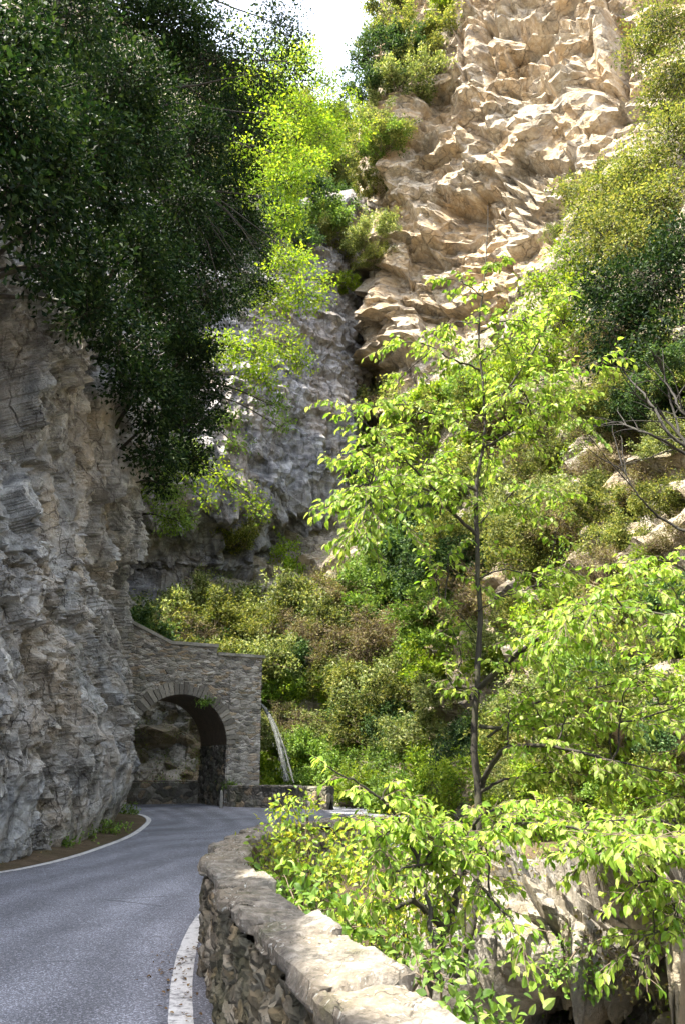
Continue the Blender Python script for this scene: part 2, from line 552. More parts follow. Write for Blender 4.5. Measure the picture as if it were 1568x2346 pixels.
def wall_stone():
    m, nt = new_mat('weathered_wall_stone'); n = N(nt)
    co = coords(n)
    b1 = n.noise(co, 1.6, 6, .65, .4); b2 = n.noise(co, 9, 8, .72); b3 = n.noise(co, 45, 5, .7)
    lay = n.noise(coords(n, (1, 1, 3)), 12, 6, .65)
    c = n.ramp(b2, [(.3, (.05, .046, .04)), (.5, (.18, .165, .14)), (.7, (.38, .35, .3))])
    c = n.mix(n.ramp(b1, [(.42, 0.), (.6, .6)]), c, (.2, .165, .12))
    c = n.mix(n.ramp(lay, [(.58, 0.), (.72, .6)]), c, (.42, .39, .34))
    li = n('TexVoronoi', {'feature': 'F1'}, Vector=n.mix(.1, co, n('TexNoise', Vector=co, Scale=20.0).outputs['Color'], 'LINEAR_LIGHT'), Scale=13.0)
    c = n.mix(n.math('MULTIPLY', n.ramp(li.outputs['Distance'], [(.16, .8), (.26, 0.)]), n.ramp(b1, [(.45, 0.), (.55, 1.)])), c, (.5, .5, .45))
    cv = n('TexVoronoi', {'feature': 'DISTANCE_TO_EDGE'}, Vector=n.mix(.25, co, n('TexNoise', Vector=co, Scale=5.0, Detail=5.0).outputs['Color'], 'LINEAR_LIGHT'), Scale=2.6)
    ckk = n.math('MULTIPLY', n.ramp(cv.outputs['Distance'], [(.0, 1.), (.025, 0.)]), n.ramp(b1, [(.4, .1), (.55, .85)]))
    c = n.mix(ckk, c, (.03, .027, .02))
    ms = n.noise(co, 2.4, 6, .7)
    c = n.mix(n.ramp(ms, [(.56, 0.), (.68, .6)]), c, (.075, .085, .03))
    c = n.mix(.6, c, n.ramp(b3, [(.25, .45), (.75, 1.4)]), 'MULTIPLY')
    bp = n('Bump', Strength=.8, Distance=.03, Height=n.math('ADD', b2, n.math('MULTIPLY', b3, .4)))
    b = n('BsdfPrincipled', Base_Color=c, Roughness=.92, Normal=bp.outputs[0])
    b.inputs['Specular IOR Level'].default_value = .2
    n.out(b.outputs[0])
    return m


def water_mat():
    m, nt = new_mat('white_falling_water'); n = N(nt)
    co = coords(n, (1, 1, .25))
    f = n.noise(co, 14, 5, .7)
    b = n('BsdfPrincipled', Base_Color=(.17, .18, .175, 1), Roughness=.25)
    t = n('BsdfTransparent')
    mx = n('MixShader', {}, **{'0': n.ramp(f, [(.3, .25), (.6, .85)]), '1': t.outputs[0], '2': b.outputs[0]})
    n.out(mx.outputs[0])
    return m


M['asphalt'] = asphalt(); M['paint'] = paint(); M['wall'] = wall_stone(); M['wall_face'] = masonry('mossy_wall_face', (5.5, 5.5, 8.5), ((.1, .088, .068), (.22, .19, .145), (.38, .34, .27)), (.2, .17, .12), moss=.6, warm=(.32, .24, .14))
m_, nt_ = new_mat('arch_stone'); n_ = N(nt_)
c_ = n_.ramp(n_('NewGeometry').outputs['Random Per Island'], [(.0, (.11, .1, .085)), (.5, (.2, .185, .155)), (1., (.31, .285, .24))])
f_ = n_.noise(coords(n_), 9, 7, .7)
c_ = n_.mix(.7, c_, n_.ramp(f_, [(.25, .45), (.75, 1.4)]), 'MULTIPLY')
b_ = n_('BsdfPrincipled', Base_Color=c_, Roughness=.9, Normal=n_('Bump', Strength=.6, Distance=.04, Height=f_).outputs[0])
n_.out(b_.outputs[0]); M['arch_stone'] = m_
M['masonry'] = masonry('portal_masonry', (2.7, 2.7, 8.0), ((.17, .16, .145), (.33, .31, .275), (.52, .49, .44)), (.3, .275, .24))
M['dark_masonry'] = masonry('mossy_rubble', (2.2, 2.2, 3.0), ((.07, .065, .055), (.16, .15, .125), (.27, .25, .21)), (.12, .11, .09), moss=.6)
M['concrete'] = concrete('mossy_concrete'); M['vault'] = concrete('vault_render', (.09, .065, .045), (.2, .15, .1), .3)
M['pale_concrete'] = concrete('pale_concrete', (.2, .195, .18), (.38, .365, .33), .3)
M['water'] = water_mat()

# ------------------------------------------------------------------ camera, sky, sun
cam = bpy.data.cameras.new('camera'); co = bpy.data.objects.new('camera', cam); link(co)
cam.sensor_fit = 'VERTICAL'; cam.sensor_height = 36.0; cam.lens = F / HV * 36.0
cam.clip_start = .05; cam.clip_end = 3000
co.location = (0, 0, H); co.rotation_euler = (math.pi / 2 + PITCH, 0, 0)
sc.camera = co

SUN = norm(np.array([-.42, -.18, .885]))
elev = math.asin(SUN[2]); azim = math.atan2(SUN[0], SUN[1])
w = bpy.data.worlds.new('World'); sc.world = w; w.use_nodes = True
nt = w.node_tree; bg = nt.nodes['Background']
sky = nt.nodes.new('ShaderNodeTexSky'); sky.sky_type = 'NISHITA'; sky.sun_disc = False
sky.sun_elevation = elev; sky.sun_rotation = azim; sky.air_density = 1.0; sky.dust_density = 5.0; sky.ozone_density = 1.0
veil = nt.nodes.new('ShaderNodeMix'); veil.data_type = 'RGBA'; veil.inputs[0].default_value = .5      # pale constant added to whiten the sky and lift the shade
nt.links.new(sky.outputs[0], veil.inputs[6]); veil.inputs[7].default_value = (4.2, 4.5, 5.0, 1)
nt.links.new(veil.outputs[2], bg.inputs[0]); bg.inputs[1].default_value = .15
sl = bpy.data.lights.new('sun', 'SUN'); sl.energy = 4.0; sl.angle = math.radians(.5); sl.color = (1, .93, .80)
so = bpy.data.objects.new('sun', sl); link(so)
so.rotation_euler = Vector([float(c) for c in SUN]).to_track_quat('Z', 'Y').to_euler()
sc.view_settings.view_transform = 'Standard'; sc.view_settings.look = 'None'
sc.view_settings.exposure = 2.4; sc.view_settings.gamma = 1.0
sc.cycles.use_adaptive_sampling = True; sc.cycles.adaptive_threshold = .025
sc.cycles.max_bounces = 6; sc.cycles.diffuse_bounces = 3; sc.cycles.glossy_bounces = 2; sc.cycles.transmission_bounces = 4; sc.cycles.transparent_max_bounces = 16
sc.cycles.use_denoising = True

# ------------------------------------------------------------------ terrain
# --- ground sheet reaching to the horizon, far below the gorge sides
gx = np.concatenate([[-2500, -900, -300, -100], np.linspace(-50, 50, 60), [100, 300, 900, 2500]])
gg = np.stack(np.meshgrid(gx, gx), -1)
gz = -5.2 + .8 * (fbm(np.stack([gg[..., 0] * .3, gg[..., 1] * .3, gg[..., 0] * 0], -1), 4, 3) - .5)
structure(sheet('ground', np.concatenate([gg, gz[..., None]], -1), M['soil']))

# --- left cliff: base, face, brow, terrace, upper wall added for shade, plateau
ys = [-8, 2, 9, 13.5, 16.5, 21.5, 27, 31.5, 35, 38.5, 44, 54]
bx = [-6.6, -6.6, -6.6, -6.6, -5.95, -6.25, -7.4, -8.7, -10.2, -11.8, -13.5, -22]  # hidden far end drawn in to shade the rock behind the arch
tz = [16.2, 16.25, 15.15, 14.6, 14.4, 15.2, 17, 18, 18.5, 18.5, 18.5, 18.5]  # near end is out of view, height set to shade road and wall
uz = [24, 24.5, 24, 27, 31, 33, 34, 34, 34, 34, 34, 34]  # upper wall, mostly out of view, raised to shade the left trees
rows = []
for (f, dz, lean) in ((0, -.8, -.1), (.25, 0, -.25), (.55, 0, -.6), (.85, 0, -.85), (1, 0, -1.5)):
    rows.append([(x + lean, y, t * f + dz) for x, y, t in zip(bx, ys, tz)])
rows.append([(x - 4.5, y + .5, t + 1.8) for x, y, t in zip(bx, ys, tz)])
rows.append([(x - 8.0, y + 1.0, u * .72) for x, y, u in zip(bx, ys, uz)])
rows.append([(x - 10.0, y + 1.5, u) for x, y, u in zip(bx, ys, uz)])
rows.append([(x - 30.0, y + 2, u + 4) for x, y, u in zip(bx, ys, uz)])
g = patch(rows, [90, 100, 100, 50, 16, 14, 14, 8], [12, 14, 40, 110, 130, 110, 70, 60, 40, 24, 10])
n_ = normals(g)
if n_[100, 200, 0] < 0: n_ = -n_
wq = g + .9 * (np.stack([fbm(g * .5 + o, 3, o) for o in (1, 2, 3)], -1) - .5)
sk = wq.copy(); sk[..., 2] = sk[..., 2] * .45 - sk[..., 1] * .25
d = 1.8 * (fbm(g * .16, 3, 5) - .5) + .45 * (ridged(sk * .55, 3, 8) - .4)
ws = warp(g, 1.1, .16, 21)
tl = np.stack([ws[..., 0], ws[..., 1] * .88 + ws[..., 2] * .42, (ws[..., 2] * .9 - ws[..., 1] * .45) * .5], -1)   # slabs run steeply down to the right
pit = np.clip(fbm(g * .4, 3, 61) * 3.0 - .95, .1, 1.25)
d += .7 * facet(tl * .42, 4, .7) + .42 * facet(tl * 1.1 * np.array([1, 1, .8]), 6, .8) + pit * (.25 * facet(tl * np.array([2.6, 2.6, 3.6]), 9, .9) + .14 * facet(tl * np.array([5.6, 5.6, 8]), 10, .9))
d += .16 * (fbm(g * 3.2, 5, 15, .6) - .5) + .24 * (ridged(tl * np.array([2.2, 2.2, 1.]) , 3, 16) - .4) * pit + .35 * np.minimum(0, fbm(ws * np.array([2.4, 2.4, 1.5]), 3, 31) - .44) * 3
base_fade = np.clip((g[..., 2] + .2) / 2.0, .12, 1)
road_fade = np.where(d > 0, base_fade, 1.0)
g = g + n_ * (d * road_fade)[..., None]
LEFT = g
structure(sheet('left_cliff', g, M['cliff_l'], smooth=False))

def strata(l, seed, along=None):
    """beds with a nose at their foot, broken along their run into blocks that stand out by different amounts"""
    k = np.floor(l); f = l - k
    ki = k.astype(np.int64)
    r = _hash(ki, ki * 0, ki * 0, seed)
    nose = np.clip(f / .05, 0, 1) * (1 - f) ** 1.3
    o = (r - .5) * .6 + nose * (.35 + 1.1 * r)
    if along is not None:
        b_ = along * (.6 + .8 * _hash(ki, ki * 0 + 3, ki * 0, seed)) + 31 * r
        bi = np.floor(b_).astype(np.int64); fb = b_ - bi
        rb = _hash(ki, bi, ki * 0, seed + 1)
        o = o + .75 * (rb - .5) - .25 * np.exp(-np.minimum(fb, 1 - fb) * 14)
    return o, f


# --- right hillside with contours of the steep gorge side
con = [
    (-7, [(6.0, -4), (4.4, 3), (3.1, 8.0), (2.2, 12.5), (2.4, 18), (2.4, 28), (1.6, 36), (-1, 41.5), (-6, 45), (-13, 46), (-26, 50)]),
    (-.6, [(8.5, -4), (6.9, 3), (5.4, 8.4), (4.6, 13), (4.2, 19), (3.4, 28), (2.2, 36.5), (-.4, 42.5), (-6, 46.2), (-13, 47), (-26, 51)]),
    (3.5, [(9.8, -4), (8.2, 3.5), (6.6, 10), (6.0, 14.5), (5.7, 20), (5.2, 28), (4.2, 37), (1.0, 45), (-5.5, 47.6), (-13, 48.2), (-26, 53)]),
    (9, [(11.5, -4), (10.5, 5), (8.6, 13), (8.2, 17.5), (8.0, 23), (7.8, 30), (6.8, 39), (3.2, 48), (-3.5, 51), (-13, 51), (-26, 57)]),
    (15, [(14, -4), (13, 6), (11.0, 15), (10.2, 21), (10.2, 26.5), (10, 33), (8.8, 42), (4.8, 51.5), (-2, 56), (-13, 58), (-26, 66)]),
    (24, [(18, -4), (17.5, 7), (15.5, 16.5), (14, 23), (13.4, 29), (12.6, 36), (10.6, 46), (6.4, 56), (0, 64), (-13, 70), (-26, 80)]),
    (34, [(26, -4), (24.5, 8), (21, 18), (18.5, 26), (17, 33), (15.5, 41), (13, 51), (8.5, 62), (2, 74), (-13, 84), (-26, 94)]),
    (42, [(46, -4), (44, 10), (40, 20), (37, 30), (35, 40), (34, 50), (33, 60), (30, 72), (10, 92), (-13, 104), (-26, 110)]),
]
g = patch([[(x, y, z) for x, y in pl] for z, pl in con], [40, 46, 50, 46, 50, 40, 12], [14, 40, 50, 50, 50, 50, 46, 40, 34, 14])
n_ = normals(g)
if n_[100, 200, 0] > 0: n_ = -n_
wq = g + .8 * (np.stack([fbm(g * .5 + o, 3, o) for o in (4, 5, 6)], -1) - .5)
d = 2.2 * (fbm(g * .2, 4, 45) - .5) + .7 * (ridged(wq * .45, 3, 48) - .4)
ws = warp(g, .9, .2, 24); rq = rot_z(ws, .5); rq = np.stack([rq[..., 0], rq[..., 1], rq[..., 2] + .25 * rq[..., 1]], -1)
d += 1.0 * facet(rq * np.array([.4, .4, .6]), 44, .9) + .42 * facet(rq * np.array([.9, .9, 1.5]), 46, 1.) + .15 * facet(rq * np.array([2.2, 2.2, 3.2]), 47, 1.) + .06 * facet(rq * 5.2, 48, .8) + .3 * (fbm(g * 2.4, 5, 55) - .5)
g = g + n_ * soften(d, 1)[..., None]
HILL = g; HILLN = n_
chip(structure(sheet('right_hillside', g, M['slope'], smooth=False)), .22)

# --- sunlit right cliff (far), with ledges
cx = [868, 868, 905, 980, 1060, 1150, 1250, 1360, 1480, 1620]
cdep = [84, 66, 61.5, 60, 57.5, 54, 50.5, 47, 43.5, 40]
rws = []
for (vy, dd, tilt) in ((960, -1.5, 0), (800, 0, 0), (600, .3, -8), (400, 1.5, 6), (200, 2.8, 18), (0, 4.5, 44), (-220, 7, 80), (-420, 12, 120)):
    rws.append([P(x + tilt * (1.0 if i < 4 else .8 if i < 6 else .5), vy, D + dd) for i, (x, D) in enumerate(zip(cx, cdep))])
top = rws[-1]
rws.append([p + np.array([14, 12, 3]) for p in top]); rws.append([p + np.array([40, 30, -8]) for p in top])
g = patch(rws, [50, 100, 100, 100, 100, 80, 30, 8, 4], [24, 50, 64, 76, 80, 84, 84, 70, 40])
n_ = normals(g)
if n_[150, 200, 1] > 0: n_ = -n_
wq = warp(g, .3, .5, 7)
lay = wq[..., 2] * .6 + .14 * wq[..., 0] - .1 * wq[..., 1] + .5 * fbm(g * .12, 3, 4)
run = .57 * wq[..., 0] - .82 * wq[..., 1] + .3 * wq[..., 2]
s1, f1_ = strata(lay * .42, 3, run * .3); s2, f2_ = strata(lay * 1.35 + .8 * fbm(g * .3, 2, 3), 5, run * .75); s3, _ = strata(lay * 3.0 + 1.2 * fbm(g * .5, 2, 6), 8, run * 1.7)
mskL = np.clip(2.4 * (fbm(g * .1, 3, 80) - .32), 0.05, 1.1); mskS = np.clip(2.6 * (fbm(g * .16 + 9, 3, 81) - .32), .05, 1.1)
rq = rot_z(wq, .96); rq = np.stack([rq[..., 0] + .12 * rq[..., 2], rq[..., 1], rq[..., 2] + .22 * rq[..., 0]], -1)
d = 3.4 * (fbm(g * .09, 3, 65) - .5) + 2.0 * facet(rq * np.array([.16, .16, .06]), 70, .5)
d += 1.1 * facet(rq * np.array([.2, .2, .26]), 72, 1.) + .45 * facet(rq * np.array([.5, .5, .8]), 74, 1.) + .15 * facet(rq * np.array([1.6, 1.6, 2.6]), 75, 1.)
d += 1.2 * s1 * mskL + .38 * s2 * mskS + .12 * s3 * mskL + .4 * (fbm(g * .9, 5, 85) - .5)
# the big hollows, pillars and slabs of this face, with a sharp upper lip to each hollow
vx, vy, _ = proj(g)
vx = vx + 26 * (fbm(g * .35, 3, 301) - .5) + 18 * facet(rq * .4, 303, 0); vy = vy + 26 * (fbm(g * .35, 3, 302) - .5)
def bump(x, y, rx, ry, rot=0.0):
    c, q_ = math.cos(rot), math.sin(rot); a = ((vx - x) * c + (vy - y) * q_) / rx; b_ = (-(vx - x) * q_ + (vy - y) * c) / ry
    return np.exp(-(a * a + b_ * b_) ** 1.6)
def hollow(x, y, w_, h, rot=0.0):
    c, q_ = math.cos(rot), math.sin(rot); a = ((vx - x) * c + (vy - y) * q_) / w_; b_ = (-(vx - x) * q_ + (vy - y) * c) / h
    return np.exp(-np.abs(a) ** 3.2) * np.clip(b_ / .10, 0, 1) * np.clip(1 - b_, 0, 1) ** .8
d += 1.6 * bump(1086, 90, 24, 130, .05) - 2.2 * bump(1124, 90, 9, 110, .03) + 2.4 * bump(1395, 120, 22, 80) - 1.8 * bump(1428, 150, 12, 90) + 1.3 * bump(1345, 245, 50, 55)
for (hx, hy, w_, h, rt, A_) in ((1185, 60, 55, 90, -.05, 2.4), (1190, 150, 60, 70, .1, 2.0), (1215, 205, 55, 60, -.1, 1.5), (1240, 372, 60, 60, .12, 2.6), (1062, 445, 62, 150, .15, 3.2), (955, 330, 45, 70, -.2, 1.8), (985, 560, 60, 80, .2, 1.8),
                                (905, 610, 35, 110, 0, 2.4), (1100, 250, 50, 60, .1, 1.6), (1010, 210, 30, 60, 0, 1.6), (1300, 60, 50, 70, .3, 1.6), (960, 690, 60, 50, .2, 1.6), (1180, 580, 60, 60, -.3, 1.8), (1140, 320, 50, 50, 0, 1.6), (1280, 150, 50, 50, .3, 1.4)):
    d -= A_ * hollow(hx, hy, w_, h, rt)
fin = bump(1195, 465, 85, 75, .6); uu = ((vx - 1195) * math.cos(.95) * -1 + (vy - 465) * .58) / 21 + 100
d += fin * (1.5 * ((uu - np.floor(uu)) ** 1.5) - .5) - fin * (1.1 * s1 * mskL + .6 * s2 * mskS)
g = g + n_ * soften(d, 1)[..., None]
RCL = g
chip(structure(sheet('right_cliff', g, M['cliff_r'], smooth=False)), .055)

# --- central back cliff, in shade, with hanging tufa streaks
cx = [120, 300, 420, 520, 620, 700, 760, 815, 862, 900]
cdep = [50, 52, 53.5, 55.5, 58, 61, 64, 69, 73, 80]
rws = []
for (vy, dd) in ((1480, 1.5), (1340, 4.6), (1250, 3.6), (1130, -.8), (1000, -1.2), (850, .6), (700, 1.5), (560, 3.2), (470, 6.5)):
    rws.append([P(x, vy, D + dd * (1 if i < 6 else .4)) for i, (x, D) in enumerate(zip(cx, cdep))])
top = rws[-1]
rws.append([p + np.array([-6, 12, 5.]) for p in top]); rws.append([p + np.array([-14, 40, -4.]) for p in top])
g = patch(rws, [14, 40, 44, 44, 54, 54, 50, 30, 8, 6], [20, 36, 44, 44, 40, 36, 36, 34, 20])
n_ = normals(g)
if n_[150, 200, 1] > 0: n_ = -n_
wq = g + 1.6 * (np.stack([fbm(g * .3 + o, 4, o) for o in (10, 11, 12)], -1) - .5)
stk = np.stack([wq[..., 0] * .9, wq[..., 1] * .9, wq[..., 2] * .16], -1)
low = np.clip((34 - g[..., 2]) / 14, 0, 1)
d = 3.0 * (fbm(g * .12, 4, 91) - .5) + (1.4 * ridged(stk * .5, 3, 92) + .8 * ridged(stk * 1.4, 2, 93)) * (.35 + .65 * low)
lay = wq[..., 2] * .75 + .1 * wq[..., 0]
run = .8 * wq[..., 0] + .6 * wq[..., 1]
s1, _ = strata(lay, 7, run * .6); s2, _ = strata(lay * 2.1, 9, run * 1.3)
ws = warp(g, .4, .35, 10)
d += (.4 * s1 + .22 * s2) * (1 - .6 * low) + 1.0 * facet(ws * np.array([.3, .3, .13]), 94, .9) + .3 * facet(ws * np.array([.9, .9, .4]), 96, 1.) + .1 * facet(ws * np.array([2, 2, 1.4]), 97, .8) + .4 * (fbm(g * 1.2, 4, 95) - .5)
g = g + n_ * soften(d, 1)[..., None]
BCL = g
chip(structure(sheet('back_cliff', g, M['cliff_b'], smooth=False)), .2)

# --- wooded hill seen in the gap under the sky
rws = []
for (vy, D) in ((760, 88), (600, 92), (450, 97), (330, 103), (270, 110)):
    rws.append([P(x, vy + o, D + dd) for x, o, dd in ((-500, -420, -30), (-100, -330, -24), (200, -240, -18), (380, -170, -12), (520, -120, -6), (640, -60, 0), (740, 0, 4), (820, 50, 8), (900, 80, 10), (1000, 60, 16))])
rws.append([p + np.array([0, 30, -4.]) for p in rws[-1]]); rws.append([p + np.array([0, 60, -40.]) for p in rws[-1]])
g = patch(rws, [14, 14, 14, 12, 5, 4], [14, 14, 14, 14, 14, 14, 14, 10, 10])
n_ = normals(g)
if n_[20, 20, 2] < 0: n_ = -n_
g = g + n_ * (4.0 * (fbm(g * .12, 4, 101) - .5))[..., None]
FAR = g
structure(sheet('far_hill', g, M['slope']))

# --- pale outcrop with slanting fins over a dark hollow, across the little ravine
rws = []
for (vy, ds) in ((1985, (17, 17, 17, 17, 16, 15)), (1975, (13.5, 13.2, 12.6, 12, 11.5, 10.5)), (1995, (12.2, 11.4, 10.8, 10.4, 10, 9.4)), (2060, (11.5, 10.2, 9.6, 9.3, 9.0, 8.6)),
                 (2150, (11.0, 9.6, 9.0, 8.8, 8.6, 8.3)), (2200, (11.0, 10.0, 9.2, 8.9, 8.6, 8.2)), (2235, (10.8, 11.0, 10.8, 10.4, 9.4, 8.3)),
                 (2300, (10.2, 10.6, 11.2, 10.9, 9.6, 8.3)), (2380, (9.6, 9.7, 10.2, 10.0, 9.2, 8.1)), (2560, (8.6, 8.6, 8.8, 8.8, 8.4, 7.8)), (2900, (7.6, 7.6, 7.8, 7.8, 7.6, 7.2))):
    rws.append([P(x, vy + (x - 1250) * sl_, D) for x, D, sl_ in zip((1040, 1140, 1240, 1340, 1450, 1640), ds, [.12] * 6)])
g = patch(rws, [14, 20, 40, 44, 24, 24, 30, 30, 24, 14], [24, 60, 60, 60, 40])
n_ = normals(g)
if n_[60, 80, 1] > 0: n_ = -n_
wq = g + .35 * (np.stack([fbm(g * 1.2 + o, 3, o) for o in (13, 14, 15)], -1) - .5)
ax = wq[..., 0] * .72 + wq[..., 2] * .70                    # fins run down to the right
s1, _ = strata(ax * 1.9, 12); s2, _ = strata(ax * 4.6, 14)
upm = np.clip((g[..., 2] - (-.75)) / .5, 0.1, 1)
d = .8 * (fbm(g * .5, 4, 111) - .5) + (.75 * s1 + .22 * s2) * upm + .24 * facet(wq * 1.3, 114, 1.) + .09 * facet(wq * 3.2, 116, 1.) + .035 * facet(wq * 7, 117, 1.) + .08 * (fbm(g * 5, 4, 118) - .5)
ef = np.clip(np.minimum(np.arange(g.shape[1]), np.arange(g.shape[1])[::-1]) / 14, 0, 1)[None] * np.clip(np.arange(g.shape[0]) / 60, 0, 1)[:, None]
d = np.minimum(d, np.clip(.05 + (np.arange(g.shape[0]) - 20) / 90, .05, 1.2)[:, None])              # no spikes along the top
g = g + n_ * (d * ef)[..., None]
OUT = g
chip(structure(sheet('rock_outcrop', g, M['outcrop'], smooth=False)), .3)

# --- bank behind the roadside wall, falling into the ravine
bk = [(2.1, -3), (1.35, 0), (.62, 2.9), (.1, 4.6), (-.5, 6.4), (-.85, 8), (-.85, 9.6), (-.4, 11.6), (.6, 13.2), (2.2, 14.6), (4.5, 15.6)]
rws = []
for (o, z) in ((-.15, -.05), (.25, -.3), (.8, -1.0), (1.4, -2.2), (2.3, -4.2), (3.2, -5.6)):
    rws.append([(x + o, y - o * (.15 if y < 9 else .5), z + (.45 if i > 7 else 0) * max(0, 1 - o / 2.5)) for i, (x, y) in enumerate(bk)])
g = patch(rws, [10, 14, 16, 16, 10], [10, 14, 14, 14, 14, 14, 14, 14, 14, 12])
n_ = normals(g)
if n_[20, 40, 2] < 0: n_ = -n_
g = g + n_ * (.5 * (fbm(g * .9, 4, 121) - .55) + .2 * (fbm(g * 4, 4, 122) - .5))[..., None] * np.linspace(.2, 1, g.shape[0])[:, None, None]
BANK = g
structure(sheet('ravine_bank', g, M['soil']))

# ------------------------------------------------------------------ road, verge and lines
Lr = np.array([(-7.4, -10), (-7.4, 2), (-7.4, 9), (-7.2, 13.5), (-7.0, 17), (-7.6, 22), (-8.8, 28), (-10.5, 33), (-12.5, 37), (-15, 41), (-17, 47)], float)
Rr = np.array([(3.4, -10), (1.4, 0), (.45, 3), (-.15, 4.8), (-.75, 6.6), (-1.05, 8.2), (-1.0, 9.8), (-.3, 12), (3.5, 15.6), (4.0, 24), (2.5, 40)], float)
tt = samples([8, 10, 10, 12, 14, 14, 14, 14, 14, 10])
A = catmull(Lr, tt); B = catmull(Rr, tt)
q = np.linspace(0, 1, 40)[None, :, None]
g2 = A[:, None] * (1 - q) + B[:, None] * q
gz = .03 * (fbm(np.stack([g2[..., 0] * .3, g2[..., 1] * .3, g2[..., 0] * 0], -1), 3, 131) - .5)
ROADZ = lambda x, y: .03 * (fbm(np.stack([np.asarray(x) * .3, np.asarray(y) * .3, np.asarray(x) * 0.0], -1), 3, 131) - .5)
rd = structure(sheet('road', np.concatenate([g2, gz[..., None]], -1), M['asphalt']))
at_ = rd.data.attributes.new('across', 'FLOAT', 'POINT')
dl = np.linalg.norm(g2 - B[:, None], axis=-1)
at_.data.foreach_set('value', dl.astype(np.float32).ravel())


def strip(name, pts, wid, mat, lift=.006, n=160, jit=0.0):
    pts = np.array([p[:2] for p in pts], float)
    c = catmull(pts, np.linspace(0, len(pts) - 1, n))
    T = norm(np.gradient(c, axis=0)); S = np.stack([T[:, 1], -T[:, 0]], 1)
    wv = wid * (1 + jit * (fbm(np.stack([c[:, 0] * 3, c[:, 1] * 3, c[:, 0] * 0], -1), 3, 9) - .5))
    e = np.stack([c - S * wv[:, None] / 2, c, c + S * wv[:, None] / 2], 1)
    z = ROADZ(e[..., 0], e[..., 1]) + lift
    return structure(sheet(name, np.concatenate([e, z[..., None]], -1), mat))


lline = [(-5.75, 8), (-5.72, 12), G(-40, 2008), G(60, 1989), G(150, 1968), G(230, 1943), G(295, 1917), G(332, 1893), G(341, 1877), G(318, 1866), (-9.3, 34.5), (-11.5, 36.6)]
strip('edge_line', lline, .15, M['paint'], jit=.3)
rline = [(.3, 1.0), (-.75, 3.2), G(412, 2420), G(414, 2330), G(418, 2240), G(436, 2160), G(470, 2096), (-1.5, 10.0), (-1.3, 12.0)]
strip('edge_line', rline, .17, M['paint'], jit=.2)
# earthy verge between the left line and the rock
vc = catmull(np.array([p[:2] for p in lline[1:]], float), np.linspace(0, len(lline) - 2, 120))
T = norm(np.gradient(vc, axis=0)); S = np.stack([-T[:, 1], T[:, 0]], 1)
rr = np.linspace(.1, 1.2, 8)
vg = vc[:, None] + S[:, None] * rr[None, :, None]
vz = ROADZ(vg[..., 0], vg[..., 1]) + .008 + .09 * np.clip(rr - .25, 0, 1)[None] + .05 * np.clip(rr - .2, 0, .5)[None] * fbm(np.stack([vg[..., 0] * 4, vg[..., 1] * 4, vg[..., 0] * 0], -1), 3, 8)
structure(sheet('verge', np.concatenate([vg, vz[..., None]], -1), M['soil']))

